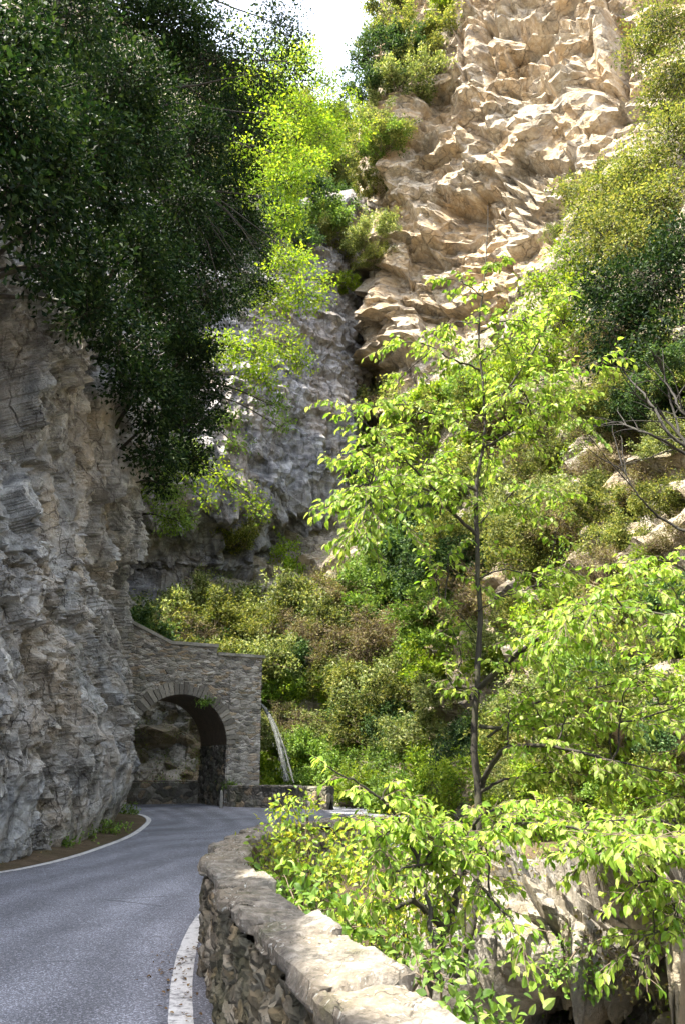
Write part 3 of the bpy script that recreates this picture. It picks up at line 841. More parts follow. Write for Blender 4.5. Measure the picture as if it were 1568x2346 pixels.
# ------------------------------------------------------------------ roadside wall of rough stone
def rough_wall(name, line, height, thick, label, cat, mat, nlen, cell=.2, back=1.0, amp=1.0, caplen=.75, dens=None, cap_mat=None, group=None):
    pts = np.array(line, float)
    t = np.linspace(0, 1, nlen) if dens is None else np.linspace(0, 1, nlen) ** dens
    c = catmull(pts, t * (len(pts) - 1))
    c = np.array(c)
    T = norm(np.gradient(c, axis=0)); S = np.stack([T[:, 1], -T[:, 0]], 1)      # to the right of travel = back
    s = np.concatenate([[0], np.cumsum(np.linalg.norm(np.diff(c, axis=0), axis=1))])
    # caps: slabs of uneven length
    rg = np.random.default_rng(7); cuts = [0.0]
    while cuts[-1] < s[-1]: cuts.append(cuts[-1] + caplen * rg.uniform(.6, 1.5))
    cuts = np.array(cuts); ci = np.searchsorted(cuts, s, side='right') - 1
    ch = rg.uniform(-.018, .018, len(cuts) + 1)[ci] * amp; cb = rg.uniform(-.03, .03, len(cuts) + 1)[ci] * amp; cf = rg.uniform(-.03, .03, len(cuts) + 1)[ci] * amp
    ctl = rg.uniform(-.045, .045, len(cuts) + 1)[ci] * amp
    dc = np.minimum(np.abs(s - cuts[ci]), np.abs(cuts[np.clip(ci + 1, 0, len(cuts) - 1)] - s))
    nf, ntp, nb = 56, 34, 16
    capth = .1
    prof = [(0, -.25 + (height - capth + .25) * k / nf, 0) for k in range(nf)]
    prof_top = [(-.02, height - capth, 1), (-.035, height - capth + .02, 1), (-.035, height - .07, 1), (-.03, height - .03, 1), (-.015, height - .008, 1)]
    prof_top += [(thick * k / ntp, height, 2) for k in range(ntp + 1)]
    prof_top += [(thick + .03, height - .03, 1), (thick + .03, height - .1, 1)]
    prof_b = [(thick, height - .12 - (back + height - .12) * k / nb, 3) for k in range(nb + 1)]
    def emit(prof, seed, iscap):
        o = np.array([p[0] for p in prof]); z = np.array([p[1] for p in prof]); kind = np.array([p[2] for p in prof])
        g = np.zeros((len(prof), nlen, 3))
        off = o[:, None] * np.ones((1, nlen)); zz = z[:, None] * np.ones((1, nlen))
        if iscap:
            zz = zz + ch[None] + ctl[None] * (off / thick - .5)
            off = off + np.where(off > thick * .5, cb[None], cf[None])
        g[..., :2] = c[None] + S[None] * off[..., None]; g[..., 2] = zz
        n_ = normals(g)
        mid = g[len(prof) // 2, nlen // 2]
        chk = n_[len(prof) // 4, nlen // 2]
        ref = np.array([0, 0, 1.]) if iscap else np.array([*(-S[nlen // 2]), 0]) * (1 if prof[0][2] == 0 else -1)
        if iscap: chk = n_[len(prof) // 2, nlen // 2]
        if np.dot(chk, ref) < 0: n_ = -n_
        if iscap:                                           # push cap stones straight up or straight out
            kk = kind[:, None, None]; out_ = np.concatenate([S, S[:, :1] * 0], 1)[None] * np.where(o > thick * .5, 1, -1)[:, None, None]
            n_ = np.where(kk == 2, UP[None, None], out_ * np.ones_like(n_))
        sc_ = np.stack([s[None] * np.ones_like(off), off * 1.0, zz], -1)
        wq = sc_ + .1 * (np.stack([fbm(sc_ * 3 + k, 3, k + seed) for k in (1, 2, 3)], -1) - .5)
        if not iscap:
            _, e, r = worley(wq / np.array([cell, cell, cell * .55]), seed + 3)
            d = amp * (.05 * (r - .5) - .03 * np.exp(-e * 12) + .07 * (fbm(sc_ * 11, 5, seed + 5, .6) - .5) + .05 * (fbm(sc_ * 2, 3, seed + 6) - .5) + .2 * np.minimum(0, fbm(sc_ * 8, 3, seed + 12) - .42))
        else:
            d = amp * (.03 * (fbm(sc_ * 9, 4, seed + 5) - .5) + .03 * (fbm(sc_ * 2.2, 3, seed + 6) - .5) + .014 * (fbm(sc_ * 30, 3, seed + 7) - .5))
            lay = sc_[..., 2] * 9 + 1.6 * fbm(sc_ * 3, 3, seed + 8)
            d += amp * np.where(kind[:, None] == 2, .018 * (np.floor(lay * 2) * .5 - lay), .02 * (lay - np.floor(lay) - .5))
            gap = np.exp(-(dc / .022) ** 2) * (.4 + 1.2 * fbm(sc_ * 6, 2, seed + 9))
            d -= amp * .07 * gap * np.where(kind[:, None] == 2, 1, .8)
        return g + n_ * d[..., None]
    mid = c[len(c) // 2]
    root = empty(name, (mid[0], mid[1], 0), label, cat, group)
    org = (mid[0], mid[1], 0)
    gf = emit(prof, 200, False); gt = emit(prof_top, 220, True); gb = emit(prof_b, 240, False)
    G_ = Geo()
    for g in (gf, gb): G_.add(g.reshape(-1, 3), grid_faces(g.shape[0], g.shape[1]))
    for k in (0, -1):                                       # close the ends
        ring = np.concatenate([gf[:, k], gt[:, k], gb[:, k]]); cen = ring.mean(0)
        G_.add(np.vstack([ring, cen]), [(i, i + 1, len(ring)) for i in range(len(ring) - 1)])
    G_.build('wall_body', mat, root, org, smooth=False)
    o = sheet('coping', gt, cap_mat or mat, root, org, smooth=False)
    return root


front = [(1.6, -1.5), (1.0, .4), G(950, 2440, .9), G(838, 2346, .9), G(742, 2262, .9), G(645, 2168, .9), G(548, 2075, .9), G(490, 1995, .9), G(470, 1962, .9), G(494, 1942, .9), (-1.42, 9.6), (-1.3, 11.0), (-1.02, 12.3), (-.4, 13.4), (.5, 14.2)]
front = [tuple(p[:2]) for p in front]
rough_wall('roadside_wall', front, .9, .33, 'long low rough stone wall with flat sunlit top curving along the road edge in the foreground', 'stone wall', M['wall_face'], 1500, .17, 2.0, 1.0, .5, cap_mat=M['wall'])

# far parapet right of the portal, and the one behind the arch
far_par = [tuple(p[:2]) for p in ((-5.3, 40.4), (-4.2, 39.6), (-2.8, 38.7), (-1.3, 37.9), G(765, 1856))]
rough_wall('parapet', far_par, .98, .4, 'dark mossy parapet wall beyond the bend, right of the tunnel pier', 'parapet', M['dark_masonry'], 220, .4, .3, .9, 1.6, cap_mat=M['dark_masonry'])
TA = math.radians(27); tv = np.array([math.cos(TA), math.sin(TA), 0]); nv = np.array([-math.sin(TA), math.cos(TA), 0])
O = np.array([-7.75, 39.2, 0.0])
inner = [tuple((O + tv * a + nv * b)[:2]) for a, b in ((-6, 4.6), (-3, 4.75), (0, 4.75), (2.6, 4.7))]
rough_wall('parapet', inner, 1.15, .4, 'dark mossy parapet wall seen inside the tunnel arch', 'parapet', M['dark_masonry'], 160, .4, .3, .9, 1.6, cap_mat=M['dark_masonry'])
far2 = [tuple(p[:2]) for p in (G(878, 1838), G(905, 1842), G(944, 1848))]
rough_wall('parapet', far2, .95, .4, 'short pale parapet end peeping over the leaves right of the far bend', 'parapet', M['masonry'], 80, .35, .3, .8, 1.2, cap_mat=M['pale_concrete'])

# ------------------------------------------------------------------ tunnel portal
portal = empty('tunnel_portal', O, 'grey stone tunnel portal with round arch and stepped coping against the left cliff', 'tunnel portal')
def at(s, z, dpt=0.0): return O + tv * s + nv * dpt + UP * z
HW, SPR, DEP = 2.33, 2.85, 4.2
G_ = Geo()
# front wall as a grid with the arch left out: build by columns of s, from arch edge (or ground) up to the top line
def top_at(s):
    if s > 1.62: return 7.16
    if s > -.75: return 7.55
    return 7.55 + (-.75 - s) * .42
def arch_at(s):
    return SPR + math.sqrt(max(HW * HW - s * s, 0)) if abs(s) < HW else 0
S_ = np.unique(np.concatenate([np.linspace(-5.2, -HW, 16), -HW * np.cos(np.linspace(0, np.pi, 60)), np.linspace(HW, 4.12, 24), [1.62, 1.621, -.75]]))
nz = 60
g = np.zeros((nz, len(S_), 3))
for j, s in enumerate(S_):
    lo, hi = arch_at(s), top_at(s)
    if abs(s) >= HW - 1e-6: lo = SPR if abs(abs(s) - HW) < 1e-6 else -.3
    for i in range(nz):
        g[i, j] = at(s - .06 * (lo + (hi - lo) * i / (nz - 1)) / 7 * (s > 3.0), lo + (hi - lo) * i / (nz - 1))
lc = np.stack([g @ tv, g @ nv, g[..., 2]], -1)
_, e, r = worley(lc * np.array([2.7, 1, 8.0]) + .25 * fbm(lc * 2, 3, 3)[..., None], 301)
d = .05 * (r - .5) - .04 * np.exp(-e * 8) + .05 * (fbm(lc * 3, 3, 305) - .5)
g = g - nv * d[..., None]
fs = grid_faces(nz, len(S_))
cen = g.reshape(-1, 3)[fs].mean(1)
G_.add(g.reshape(-1, 3), fs)
# pier columns just beside the arch below the springing
for a, b in ((-HW - .5, -HW), (HW, HW + .04)):
    gg_ = np.stack([[at(a + (b - a) * k / 6, -.3 + (SPR + .3) * i / 30) for k in range(7)] for i in range(31)])
    G_.add(gg_.reshape(-1, 3), grid_faces(31, 7))
# right end wall and back wall
gg_ = np.stack([[at(4.12 - .06 * z / 7, z, dd) for dd in np.linspace(0, DEP, 24)] for z in np.linspace(-.3, 7.16, 40)])
lc = gg_.copy(); _, e, r = worley(lc * np.array([2.2, 2.2, 3.4]), 303)
gg_ = gg_ + tv * (.05 * (r - .5) - .04 * np.exp(-e * 8))[..., None]
G_.add(gg_.reshape(-1, 3), grid_faces(40, 24))
for (a, b, z0, z1) in ((-5.2, 1.62, SPR + HW, 7.5), (1.62, 4.12, 4.9, 7.1), (HW, 4.1, -.3, 4.9)):
    v = [at(a, z0, DEP), at(b, z0, DEP), at(b, z1, DEP), at(a, z1, DEP)]
    G_.add(v, [(0, 1, 2, 3)])
# roof slab
v = [at(-5.2, 7.4, 0.05), at(1.6, 7.4, 0.05), at(1.6, 7.4, DEP), at(-5.2, 7.4, DEP)]; G_.add(v, [(0, 1, 2, 3)])
v = [at(1.6, 7.05, 0.05), at(4.05, 7.05, 0.05), at(4.05, 7.05, DEP), at(1.6, 7.05, DEP)]; G_.add(v, [(0, 1, 2, 3)])
G_.build('wall', M['masonry'], portal, O, smooth=False)
# voussoirs
rg = np.random.default_rng(3); G_ = Geo()
nvs = 34
for k in range(nvs):
    a0 = math.pi * k / nvs + .008; a1 = math.pi * (k + 1) / nvs - .008
    ro = HW + rg.uniform(.42, .68); ri = HW - .01; pr = rg.uniform(.04, .075)
    v = []
    for dd in (-pr, .35):
        for (a, r_) in ((a0, ri), (a1, ri), (a1, ro), (a0, ro)):
            v.append(at(r_ * math.cos(a), SPR + r_ * math.sin(a), dd))
    G_.add(v, [(0, 1, 2, 3), (0, 4, 5, 1), (1, 5, 6, 2), (2, 6, 7, 3), (3, 7, 4, 0)])
G_.build('arch_ring', M['arch_stone'], portal, O, smooth=False)
# vault and inner pier face
th = np.linspace(0, np.pi, 48)
g = np.stack([[at((HW - .012) * math.cos(a), SPR + (HW - .012) * math.sin(a), dd) for a in th] for dd in np.linspace(.02, DEP, 24)])
g = g + (.06 * (fbm(g * 2.0, 3, 311) - .5))[..., None] * (g - (O + UP * SPR)) * .15
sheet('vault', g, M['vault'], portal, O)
g = np.stack([[at(HW - .03, z, dd) for z in np.linspace(-.3, SPR + .02, 40)] for dd in np.linspace(.0, DEP, 36)])
lc = g.copy(); _, e, r = worley(lc * np.array([3.0, 3.0, 4.5]), 313)
g = g - tv * (.1 * (r - .3) - .05 * np.exp(-e * 8))[..., None]
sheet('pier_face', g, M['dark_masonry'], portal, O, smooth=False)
# coping slabs
def slab(G_, s0, s1, z0, z1, th_, over=.09):
    v = [at(s0, z0, -over), at(s1, z1, -over), at(s1, z1, .5), at(s0, z0, .5)]
    v = v + [p + UP * th_ for p in v]
    G_.add(v, [(0, 1, 5, 4), (1, 2, 6, 5), (2, 3, 7, 6), (3, 0, 4, 7), (4, 5, 6, 7), (3, 2, 1, 0)])
G_ = Geo()
slab(G_, 1.66, 4.2, 7.17, 7.17, .15); slab(G_, -.75, 1.66, 7.56, 7.56, .16); slab(G_, -3.4, -.76, 8.69, 7.56, .16)
G_.build('coping', M['concrete'], portal, O, smooth=False)
# rock seen through the arch
rws = [[O + tv * a + nv * (b + dz_) + UP * z for a, b in ((-9, 6.5), (-5, 7.5), (-2, 8.2), (0.6, 8.0), (2.2, 7.2), (3.2, 6.6))] for z, dz_ in ((-.5, 0), (1.5, .6), (3.5, .9), (5.5, .4), (7, .8), (8.5, 3))]
g = patch(rws, [24, 24, 24, 16, 10], [30, 30, 30, 20, 14]); n_ = normals(g)
if n_[40, 40, 1] > 0: n_ = -n_
wq = g + .4 * (np.stack([fbm(g * .8 + o, 3, o) for o in (1, 2, 3)], -1) - .5)
_, e, r = worley(wq * np.array([1.2, 1.2, .8]), 321); _, e2, r2 = worley(wq * 2.8, 322)
g = g + n_ * (1.1 * (fbm(g * .4, 3, 323) - .5) + .5 * (r - .5) - .1 * np.exp(-e * 8) + .2 * (r2 - .5))[..., None]
structure(sheet('tunnel_rock', g, M['tunnel'], smooth=False))

# marker post by the pier
G_ = Geo(); pb = G(508, 1851)
prof = [(.0, .08), (.02, .085), (.68, .08), (.76, .065), (.8, .03)]
ring = np.array([[(r_ * math.cos(t + .4) * 1.0, r_ * math.sin(t + .4) * .8, z) for t in np.linspace(0, 2 * np.pi, 9)[:-1]] for z, r_ in prof])
v = np.array(pb) + np.array([.0, -.25, -.02]) + ring.reshape(-1, 3)
f = [(i * 8 + j, i * 8 + (j + 1) % 8, (i + 1) * 8 + (j + 1) % 8, (i + 1) * 8 + j) for i in range(4) for j in range(8)]
G_.add(v, f); G_.add(v[-8:], [(0, 1, 2), (0, 2, 3), (0, 3, 4), (0, 4, 5), (0, 5, 6), (0, 6, 7)])
tag(G_.build('kerb_post', M['pale_concrete'], None, pb, smooth=False), 'short pale concrete post at the foot of the tunnel pier', 'post')

# water jet falling beside the portal, from a pipe in the bank
rg = np.random.default_rng(5)
w0 = P(594, 1612, 41.4); w1 = P(657, 1790, 40.2)
tq = np.linspace(0, 1, 40)
wp = w0 + (w1 - w0) * np.stack([tq ** .75, tq, tq ** 1.05], 1); wp[:, 2] = w0[2] + (w1[2] - w0[2]) * (tq * .55 + tq ** 2 * .45)
G_ = Geo()
v, f = tube(wp, .085 + .05 * tq, 10, .16, rg); G_.add(v, f)
for k in range(2):
    oo = rg.normal(0, .1, 3) * np.array([1, 1, .2])
    sel = slice(int(8 + 3 * k), 40)
    v, f = tube(wp[sel] + oo * tq[sel][:, None] * 2.2, .014 + .02 * rg.random(len(wp[sel])), 6, .3, rg); G_.add(v, f)
bp_ = wp[rg.integers(24, 40, 120)] + rg.normal(0, .17, (120, 3)) * np.array([1, 1, 1.4])
v, f = sticks(bp_, bp_ + np.array([.02, 0, -.09]), .012, .016, 4); G_.add(v, f)
jet = tag(G_.build('water_jet', M['water'], None, w0), 'thin white jet of water falling from the bank right of the tunnel portal', 'waterfall')
pv, pf = tube(np.array([w0 + (-.9, .5, .1), w0 + (-.3, .2, .04), w0 + (.02, 0, 0.02)]), [.13, .13, .13], 12)
G_ = Geo(); G_.add(pv, pf)
tag(G_.build('drain_pipe', M['bark2'], None, w0), 'short dark pipe end spouting the water jet', 'pipe')

# ------------------------------------------------------------------ foliage generators
def rand_unit(rg, n): return norm(rg.standard_normal((n, 3)))


def blob_crown(rg, blobs, leaf_len, wr, per_m2, clump_r, lpc, droop=.2, near=False, hollow=.5, rag=.35):
    """leaf clumps through and around ellipsoids. blobs: (centre, (rx,ry,rz)). returns leaf arrays and twig sticks"""
    LP, LD, LN, TA_, TB_ = [], [], [], [], []
    for c, r in blobs:
        c = np.asarray(c, float); r = np.asarray(r, float)
        area = 4 * np.pi * ((r[0] * r[1]) ** 1.6 / 3 + (r[0] * r[2]) ** 1.6 / 3 + (r[1] * r[2]) ** 1.6 / 3) ** (1 / 1.6)
        nc = max(6, int(area * per_m2))
        u = rand_unit(rg, nc)
        rad = (hollow + (1.0 - hollow) * rg.random(nc) ** .6) * (1 + rag * 2 * (fbm(u * 1.7 + c * .7, 3, 7) - .5))
        cp = c + u * r * rad[:, None]
        TA_.append(c + u * r * rad[:, None] * .25 + rg.normal(0, .08, (nc, 3)) * r); TB_.append(cp)
        m = rg.poisson(lpc, nc) + 1
        idx = np.repeat(np.arange(nc), m); n = len(idx)
        off = rg.standard_normal((n, 3)) * clump_r * np.array([1, 1, .7])
        LP.append(cp[idx] + off)
        LD.append(rand_unit(rg, n) * .9 + u[idx] * .6 + norm(off) * .5 - UP * droop)
        LN.append(UP * .75 + rand_unit(rg, n) * .8 + u[idx] * .35)
    LP = np.concatenate(LP); n = len(LP)
    L = leaf_len * rg.uniform(.65, 1.25, n)
    return leaves(LP, np.concatenate(LD), np.concatenate(LN), L, wr, near), (np.concatenate(TA_), np.concatenate(TB_))


def limb(rg, a, b, r0, r1, sag=.1, n=10, wob=.05):
    a = np.asarray(a, float); b = np.asarray(b, float); L = np.linalg.norm(b - a)
    t = np.linspace(0, 1, n)[:, None]
    p = a + (b - a) * t + UP * (sag * L * np.sin(np.pi * t)) + np.cumsum(rg.normal(0, wob * L / n, (n, 3)), 0) * (t * (1 - t)) * 4
    return p, np.linspace(r0, r1, n)


def blob_tree(name, label, cat, root, blobs_v, lmat, bmat, leaf_len=.1, wr=.5, per_m2=2.2, clump_r=.28, lpc=22, droop=.2, group=None, seed=0, r0=.12, sag=.12, near=False, hollow=.5, flat=.8, twr=.012, rag=.35):
    """a tree rooted at a world point with crown blobs given as (x, y, radius, depth)"""
    rg = np.random.default_rng(seed)
    blobs = []
    for (x, y, rpx, Y) in blobs_v:
        r = pxm(rpx, Y * 1.05); blobs.append((P(x, y, Y), (r, r * .95, r * flat)))
    root = np.asarray(root, float)
    e = empty(name, root, label, cat, group)
    (v, f), (ta, tb) = blob_crown(rg, blobs, leaf_len, wr, per_m2, clump_r, lpc, droop, near, hollow, rag)
    G_ = Geo(); G_.add(v, f, 0)
    v, f = sticks(ta, tb, twr, twr * .35, 3); G_.add(v, f, 1)
    G_.build('crown', [lmat, bmat], e, root, smooth=False)
    G_ = Geo()
    for k, (c, r) in enumerate(blobs):
        p, rad = limb(rg, root, c, r0 * (1 if k == 0 else .7), r0 * .18, sag, 12, .12)
        v, f = tube(p, rad, 7, .06, rg); G_.add(v, f)
    G_.build('trunk', bmat, e, root)
    return e


def proto(name, lmat, bmat, seed, leaf_len, wr, nst, nleaf, droop=.1, up=.55, clump=.085, bare=0, spread=1.0):
    """unit shrub, about 1 m radius, standing on z=0: stems that fork twice and carry leaf tufts; an Empty with crown and stem"""
    rg = np.random.default_rng(seed)
    e = bpy.data.objects.new(name, None); link(e)
    A_, B_, R_, tips = [], [], [], []
    def grow(p, d, L, r, lev):
        n = 4
        for k in range(n):
            d = norm(d + rg.normal(0, .2, 3) + UP * .06); q = p + d * L / n
            A_.append(p); B_.append(q); R_.append(r * (1 - .15 * k)); p = q
            if lev >= 1 or k >= 2: tips.append((p, d, lev))
            if lev < 2 and k >= 1:
                for _ in range(2 if lev == 0 else 1 + (rg.random() < .5)):
                    grow(p, norm(d * .7 + rand_unit(rg, 1)[0] * .9), L * rg.uniform(.35, .6), r * .5, lev + 1)
    for k in range(nst):
        a = rg.uniform(0, 6.28); q = rg.random() ** .5
        d0 = np.array([math.cos(a) * q * spread, math.sin(a) * q * spread, up * rg.uniform(.5, 1.5)])
        grow(np.array([math.cos(a) * q * .45, math.sin(a) * q * .45, -.15]), norm(d0), rg.uniform(.55, 1.2), .022, 0)
    tp = np.array([t[0] for t in tips]); td = np.array([t[1] for t in tips])
    k = rg.integers(0, len(tp), nleaf)
    dens = np.clip((fbm(tp * 2.6 + seed, 2, seed) - .36) * 6, .08, 1)[k]                  # thick and thin places
    k = k[rg.random(nleaf) < dens]; n = len(k)
    pos = tp[k] + rg.normal(0, clump, (n, 3))
    v, f = leaves(pos, td[k] * .6 + rand_unit(rg, n) * .9 - UP * droop, UP * .8 + rand_unit(rg, n) * .8, leaf_len * rg.uniform(.55, 1.35, n), wr)
    G_ = Geo(); G_.add(v, f); G_.build('crown', [lmat], e, smooth=False)
    R_ = np.array(R_) * .55; v, f = sticks(A_, B_, R_, R_ * .7, 4)
    G_ = Geo(); G_.add(v, f)
    if bare:
        st = tp[rg.integers(0, len(tp), bare)]; v, f = sticks(st, st + norm(rand_unit(rg, bare) + UP * .5) * rg.uniform(.15, .45, (bare, 1)), .006, .002, 3); G_.add(v, f)
    G_.build('stem', bmat, e)
    return e


def dup(root, loc, rz, scale, name=None):
    r = root.copy(); link(r)
    r.location = Vector([float(c) for c in loc]); r.rotation_euler = (0, 0, rz); r.scale = scale
    if name: r.name = name
    for ch in list(root.children):
        c = ch.copy(); link(c, r)
    return r


def hit(g, x, y, rad=14):
    """nearest terrain vertex of the sheet g seen around (x, y)"""
    vx, vy, dz = proj(g)
    dd = (vx - x) ** 2 + (vy - y) ** 2 + np.where(dz < 1, 1e9, 0)
    m = dd < max(rad * rad, dd.min() * 1.5 + 1)
    k = np.argmin(np.where(m, dz, 1e9))
    return g.reshape(-1, 3)[k]


def nearest_left(p):
    k = np.argmin(((LEFT - np.asarray(p)) ** 2).sum(-1)); return LEFT.reshape(-1, 3)[k]


# ------------------------------------------------------------------ left evergreen trees hanging over the cliff
def off_face(x, y, xt):
    a = P(x, y, 1.0)
    return xt / a[0]


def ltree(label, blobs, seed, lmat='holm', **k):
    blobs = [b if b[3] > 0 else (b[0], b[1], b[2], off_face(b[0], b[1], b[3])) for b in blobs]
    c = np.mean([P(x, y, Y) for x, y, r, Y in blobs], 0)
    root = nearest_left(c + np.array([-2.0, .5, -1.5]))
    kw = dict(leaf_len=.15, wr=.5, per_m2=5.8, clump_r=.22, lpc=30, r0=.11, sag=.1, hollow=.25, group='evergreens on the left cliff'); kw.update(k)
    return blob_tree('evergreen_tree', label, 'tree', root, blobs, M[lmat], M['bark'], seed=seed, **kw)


ltree('dark evergreen filling the top left corner of the view above the road', [(20, 120, 170, -6.3), (40, 290, 150, -6.0), (160, 30, 150, -6.6), (-60, 220, 150, -6.4)], 1)
ltree('dark evergreen curtain hanging down the left cliff face at the picture edge', [(20, 430, 95, -5.6), (110, 500, 105, -5.5), (190, 610, 100, -5.4), (120, 400, 120, -5.7), (90, 610, 70, -5.4), (200, 720, 70, -5.3)], 2)
ltree('broad dark evergreen in the upper left with dense dull foliage', [(270, 190, 165, -6.2), (320, 330, 130, -5.9), (200, 330, 140, -5.9), (230, 460, 110, -5.6)], 3)
ltree('dark evergreen with a fan of bare branches drooping to the right', [(430, 330, 110, -5.2), (520, 430, 100, -4.6), (470, 560, 80, -4.8), (575, 540, 60, -4.2), (420, 470, 80, -5)], 4, hollow=.4)
ltree('dark evergreen mass low over the cliff brow', [(300, 560, 110, -5.6), (350, 680, 100, -5.4), (280, 770, 85, -5.3), (240, 690, 80, -5.4), (300, 880, 60, -5.5), (390, 590, 75, -5.3)], 5)
ltree('tall thin evergreen whose right edge stands against the sky', [(480, 140, 125, 23), (590, 170, 105, 24.5), (640, 60, 85, 25), (560, 290, 95, 24), (670, 170, 50, 25.5), (440, 20, 110, 22.5)], 6, lpc=22, per_m2=4.0)
ltree('dark evergreen curtain trailing down the cliff nose over the tunnel', [(345, 860, 70, 25), (390, 940, 66, 26), (355, 990, 60, 26.5), (410, 790, 75, 25), (430, 860, 46, 26)], 7)
ltree('small dark green tuft hanging lowest from the cliff nose', [(375, 1110, 55, 30), (400, 1190, 42, 30.5), (360, 1060, 50, 30), (425, 1040, 42, 30)], 8, lmat='green', lpc=26)
ltree('dark evergreen tip drooping furthest right over the grey back cliff', [(500, 590, 75, -4.6), (570, 640, 55, -4.2), (460, 680, 75, -4.9), (410, 740, 70, -5.2), (530, 510, 80, -4.5), (610, 590, 44, -4), (500, 690, 50, -4.6), (545, 690, 40, -4.4)], 11, lpc=24)
ltree('dark evergreen curtain between cliff nose and hanging lime sprays', [(445, 800, 62, -5.0), (465, 890, 55, -4.9), (430, 970, 60, -5.2), (440, 1050, 46, -5.2), (400, 880, 60, -5.4), (480, 960, 34, -4.8)], 12)
ltree('dark ivy-clad branch hanging close against the cliff nose', [(335, 870, 62, -5.3), (355, 955, 58, -5.2), (340, 1040, 44, -5.4), (385, 1030, 42, -5.1), (375, 1110, 32, -5.3)], 13)
ltree('dark evergreen on the cliff top at the very upper edge', [(300, -20, 140, 21), (390, 60, 120, 22), (170, 160, 120, 21)], 9)
ltree('shadowed evergreen standing furthest back behind the other left trees', [(330, 320, 150, 24), (430, 430, 120, 24), (180, 330, 150, 24), (350, 520, 110, 24), (250, 200, 130, 24), (450, 170, 110, 26), (530, 260, 100, 26)], 10)

# visible drooping limbs of the fan tree
rg = np.random.default_rng(44)
fan = empty('dead_limb', P(330, 420, 20.5), 'fan of thin bare dark branches drooping right among the left evergreens', 'branch')
G_ = Geo()
for (x1, y1) in ((560, 640), (520, 700), (470, 690), (590, 560), (540, 590), (430, 620), (610, 610)):
    a = P(330 + rg.uniform(-10, 10), 420, 20.5); b = P(x1, y1, 21.8)
    p, rad = limb(rg, a, b, .045, .008, .22, 14, .1); v, f = tube(p, rad, 5); G_.add(v, f)
    for k in range(5):
        i = rg.integers(5, 13); q = p[i]; p2, r2_ = limb(rg, q, q + (b - a) * rg.uniform(.15, .3) + rg.normal(0, .25, 3), .012, .004, .05, 6, .1)
        v, f = tube(p2, r2_, 4); G_.add(v, f)
G_.build('branches', M['bark'], fan, P(330, 420, 20.5))

# lime trees behind them and sprays over the gorge
def gtree(label, root, blobs, seed, lmat, name='leafy_tree', cat='tree', **k):
    kw = dict(leaf_len=.19, wr=.55, per_m2=2.6, clump_r=.28, lpc=22, r0=.1, sag=.12, hollow=.3, flat=.6, twr=.016); kw.update(k)
    return blob_tree(name, label, cat, root, blobs, M[lmat], M['bark'], seed=seed, **kw)


lr = lambda x, y, Y: nearest_left(P(x, y, Y))
gtree('bright lime green tree in the sun behind the dark left evergreens', lr(420, 420, 36), [(610, 320, 100, 36), (690, 250, 80, 37), (650, 420, 80, 36), (560, 420, 70, 35), (740, 310, 65, 37.5), (600, 200, 90, 36), (660, 130, 70, 37), (700, 380, 60, 36), (660, 500, 55, 36)], 21, 'lime_far')
gtree('lime green tree with branches reaching right across the sky gap', lr(420, 300, 38), [(740, 190, 50, 39), (785, 245, 48, 39.5), (700, 130, 55, 39), (825, 300, 38, 40), (735, 250, 46, 39), (760, 330, 40, 39)], 22, 'lime_far', lpc=18)
gtree('lime green boughs pushing out through the edge of the dark evergreens', lr(420, 360, 26), [(575, 170, 46, 22), (610, 260, 50, 21.5), (655, 140, 44, 23), (625, 350, 46, 21.5), (575, 340, 36, 21), (600, 450, 40, 21.5), (560, 70, 40, 22.5), (640, 560, 40, 22)], 27, 'lime_far', leaf_len=.13, lpc=14, per_m2=2.6)
gtree('mid green deciduous tree leaning out below the dark evergreens', lr(400, 620, 34), [(660, 600, 66, 33), (700, 680, 56, 33), (620, 690, 60, 32), (730, 640, 30, 34)], 23, 'lime_far')
gtree('lime green spray of leaves hanging in front of the grey back cliff', lr(360, 760, 33), [(500, 800, 58, 33), (580, 810, 60, 34), (650, 790, 52, 35), (690, 830, 34, 35.5), (600, 870, 50, 34)], 24, 'lime_far', per_m2=2.8)
gtree('thin green hanging branch trailing down the grey back cliff', lr(360, 860, 33), [(625, 930, 34, 34.5), (640, 980, 26, 34.5), (530, 960, 34, 33.5), (545, 1020, 22, 33.5)], 25, 'green')
gtree('low lime green branch reaching right from the cliff nose', lr(340, 1050, 32), [(440, 1080, 40, 32.5), (510, 1090, 44, 33), (570, 1130, 34, 33.5), (590, 1170, 20, 33.5), (470, 1150, 30, 33)], 26, 'lime_far', lpc=16)

# ------------------------------------------------------------------ right-hand trees
hr = lambda x, y: hit(HILL, x, y)
R = lambda label, root, blobs, seed, lmat, **k: gtree(label, hr(np.mean([b[0] for b in blobs]) + 70, np.mean([b[1] for b in blobs]) + 110), blobs, seed, lmat, **{**dict(leaf_len=.14, wr=.5, per_m2=4.6, clump_r=.22, lpc=28, flat=.85, hollow=.25, r0=.03, sag=-.06, rag=.4), **k})
R('dark evergreen hanging from the cliff at the top right corner', hr(1560, 420), [(1520, 50, 100, 25), (1470, 120, 64, 25.5), (1550, 170, 90, 24), (1510, 230, 60, 25)], 31, 'holm2')
R('yellowish evergreen high on the right edge under the corner tree', hr(1560, 560), [(1540, 310, 95, 24), (1460, 390, 90, 25), (1510, 470, 100, 24), (1400, 430, 66, 26), (1440, 480, 80, 25), (1350, 470, 45, 26)], 32, 'holm2')
R('large dark evergreen with deep shade at the right edge', hr(1560, 960), [(1500, 640, 115, 19), (1430, 740, 105, 20), (1530, 790, 110, 18.5), (1390, 650, 85, 21), (1470, 860, 85, 19.5), (1560, 560, 90, 19), (1560, 900, 80, 18.5), (1400, 830, 60, 20)], 33, 'holm', lpc=32)
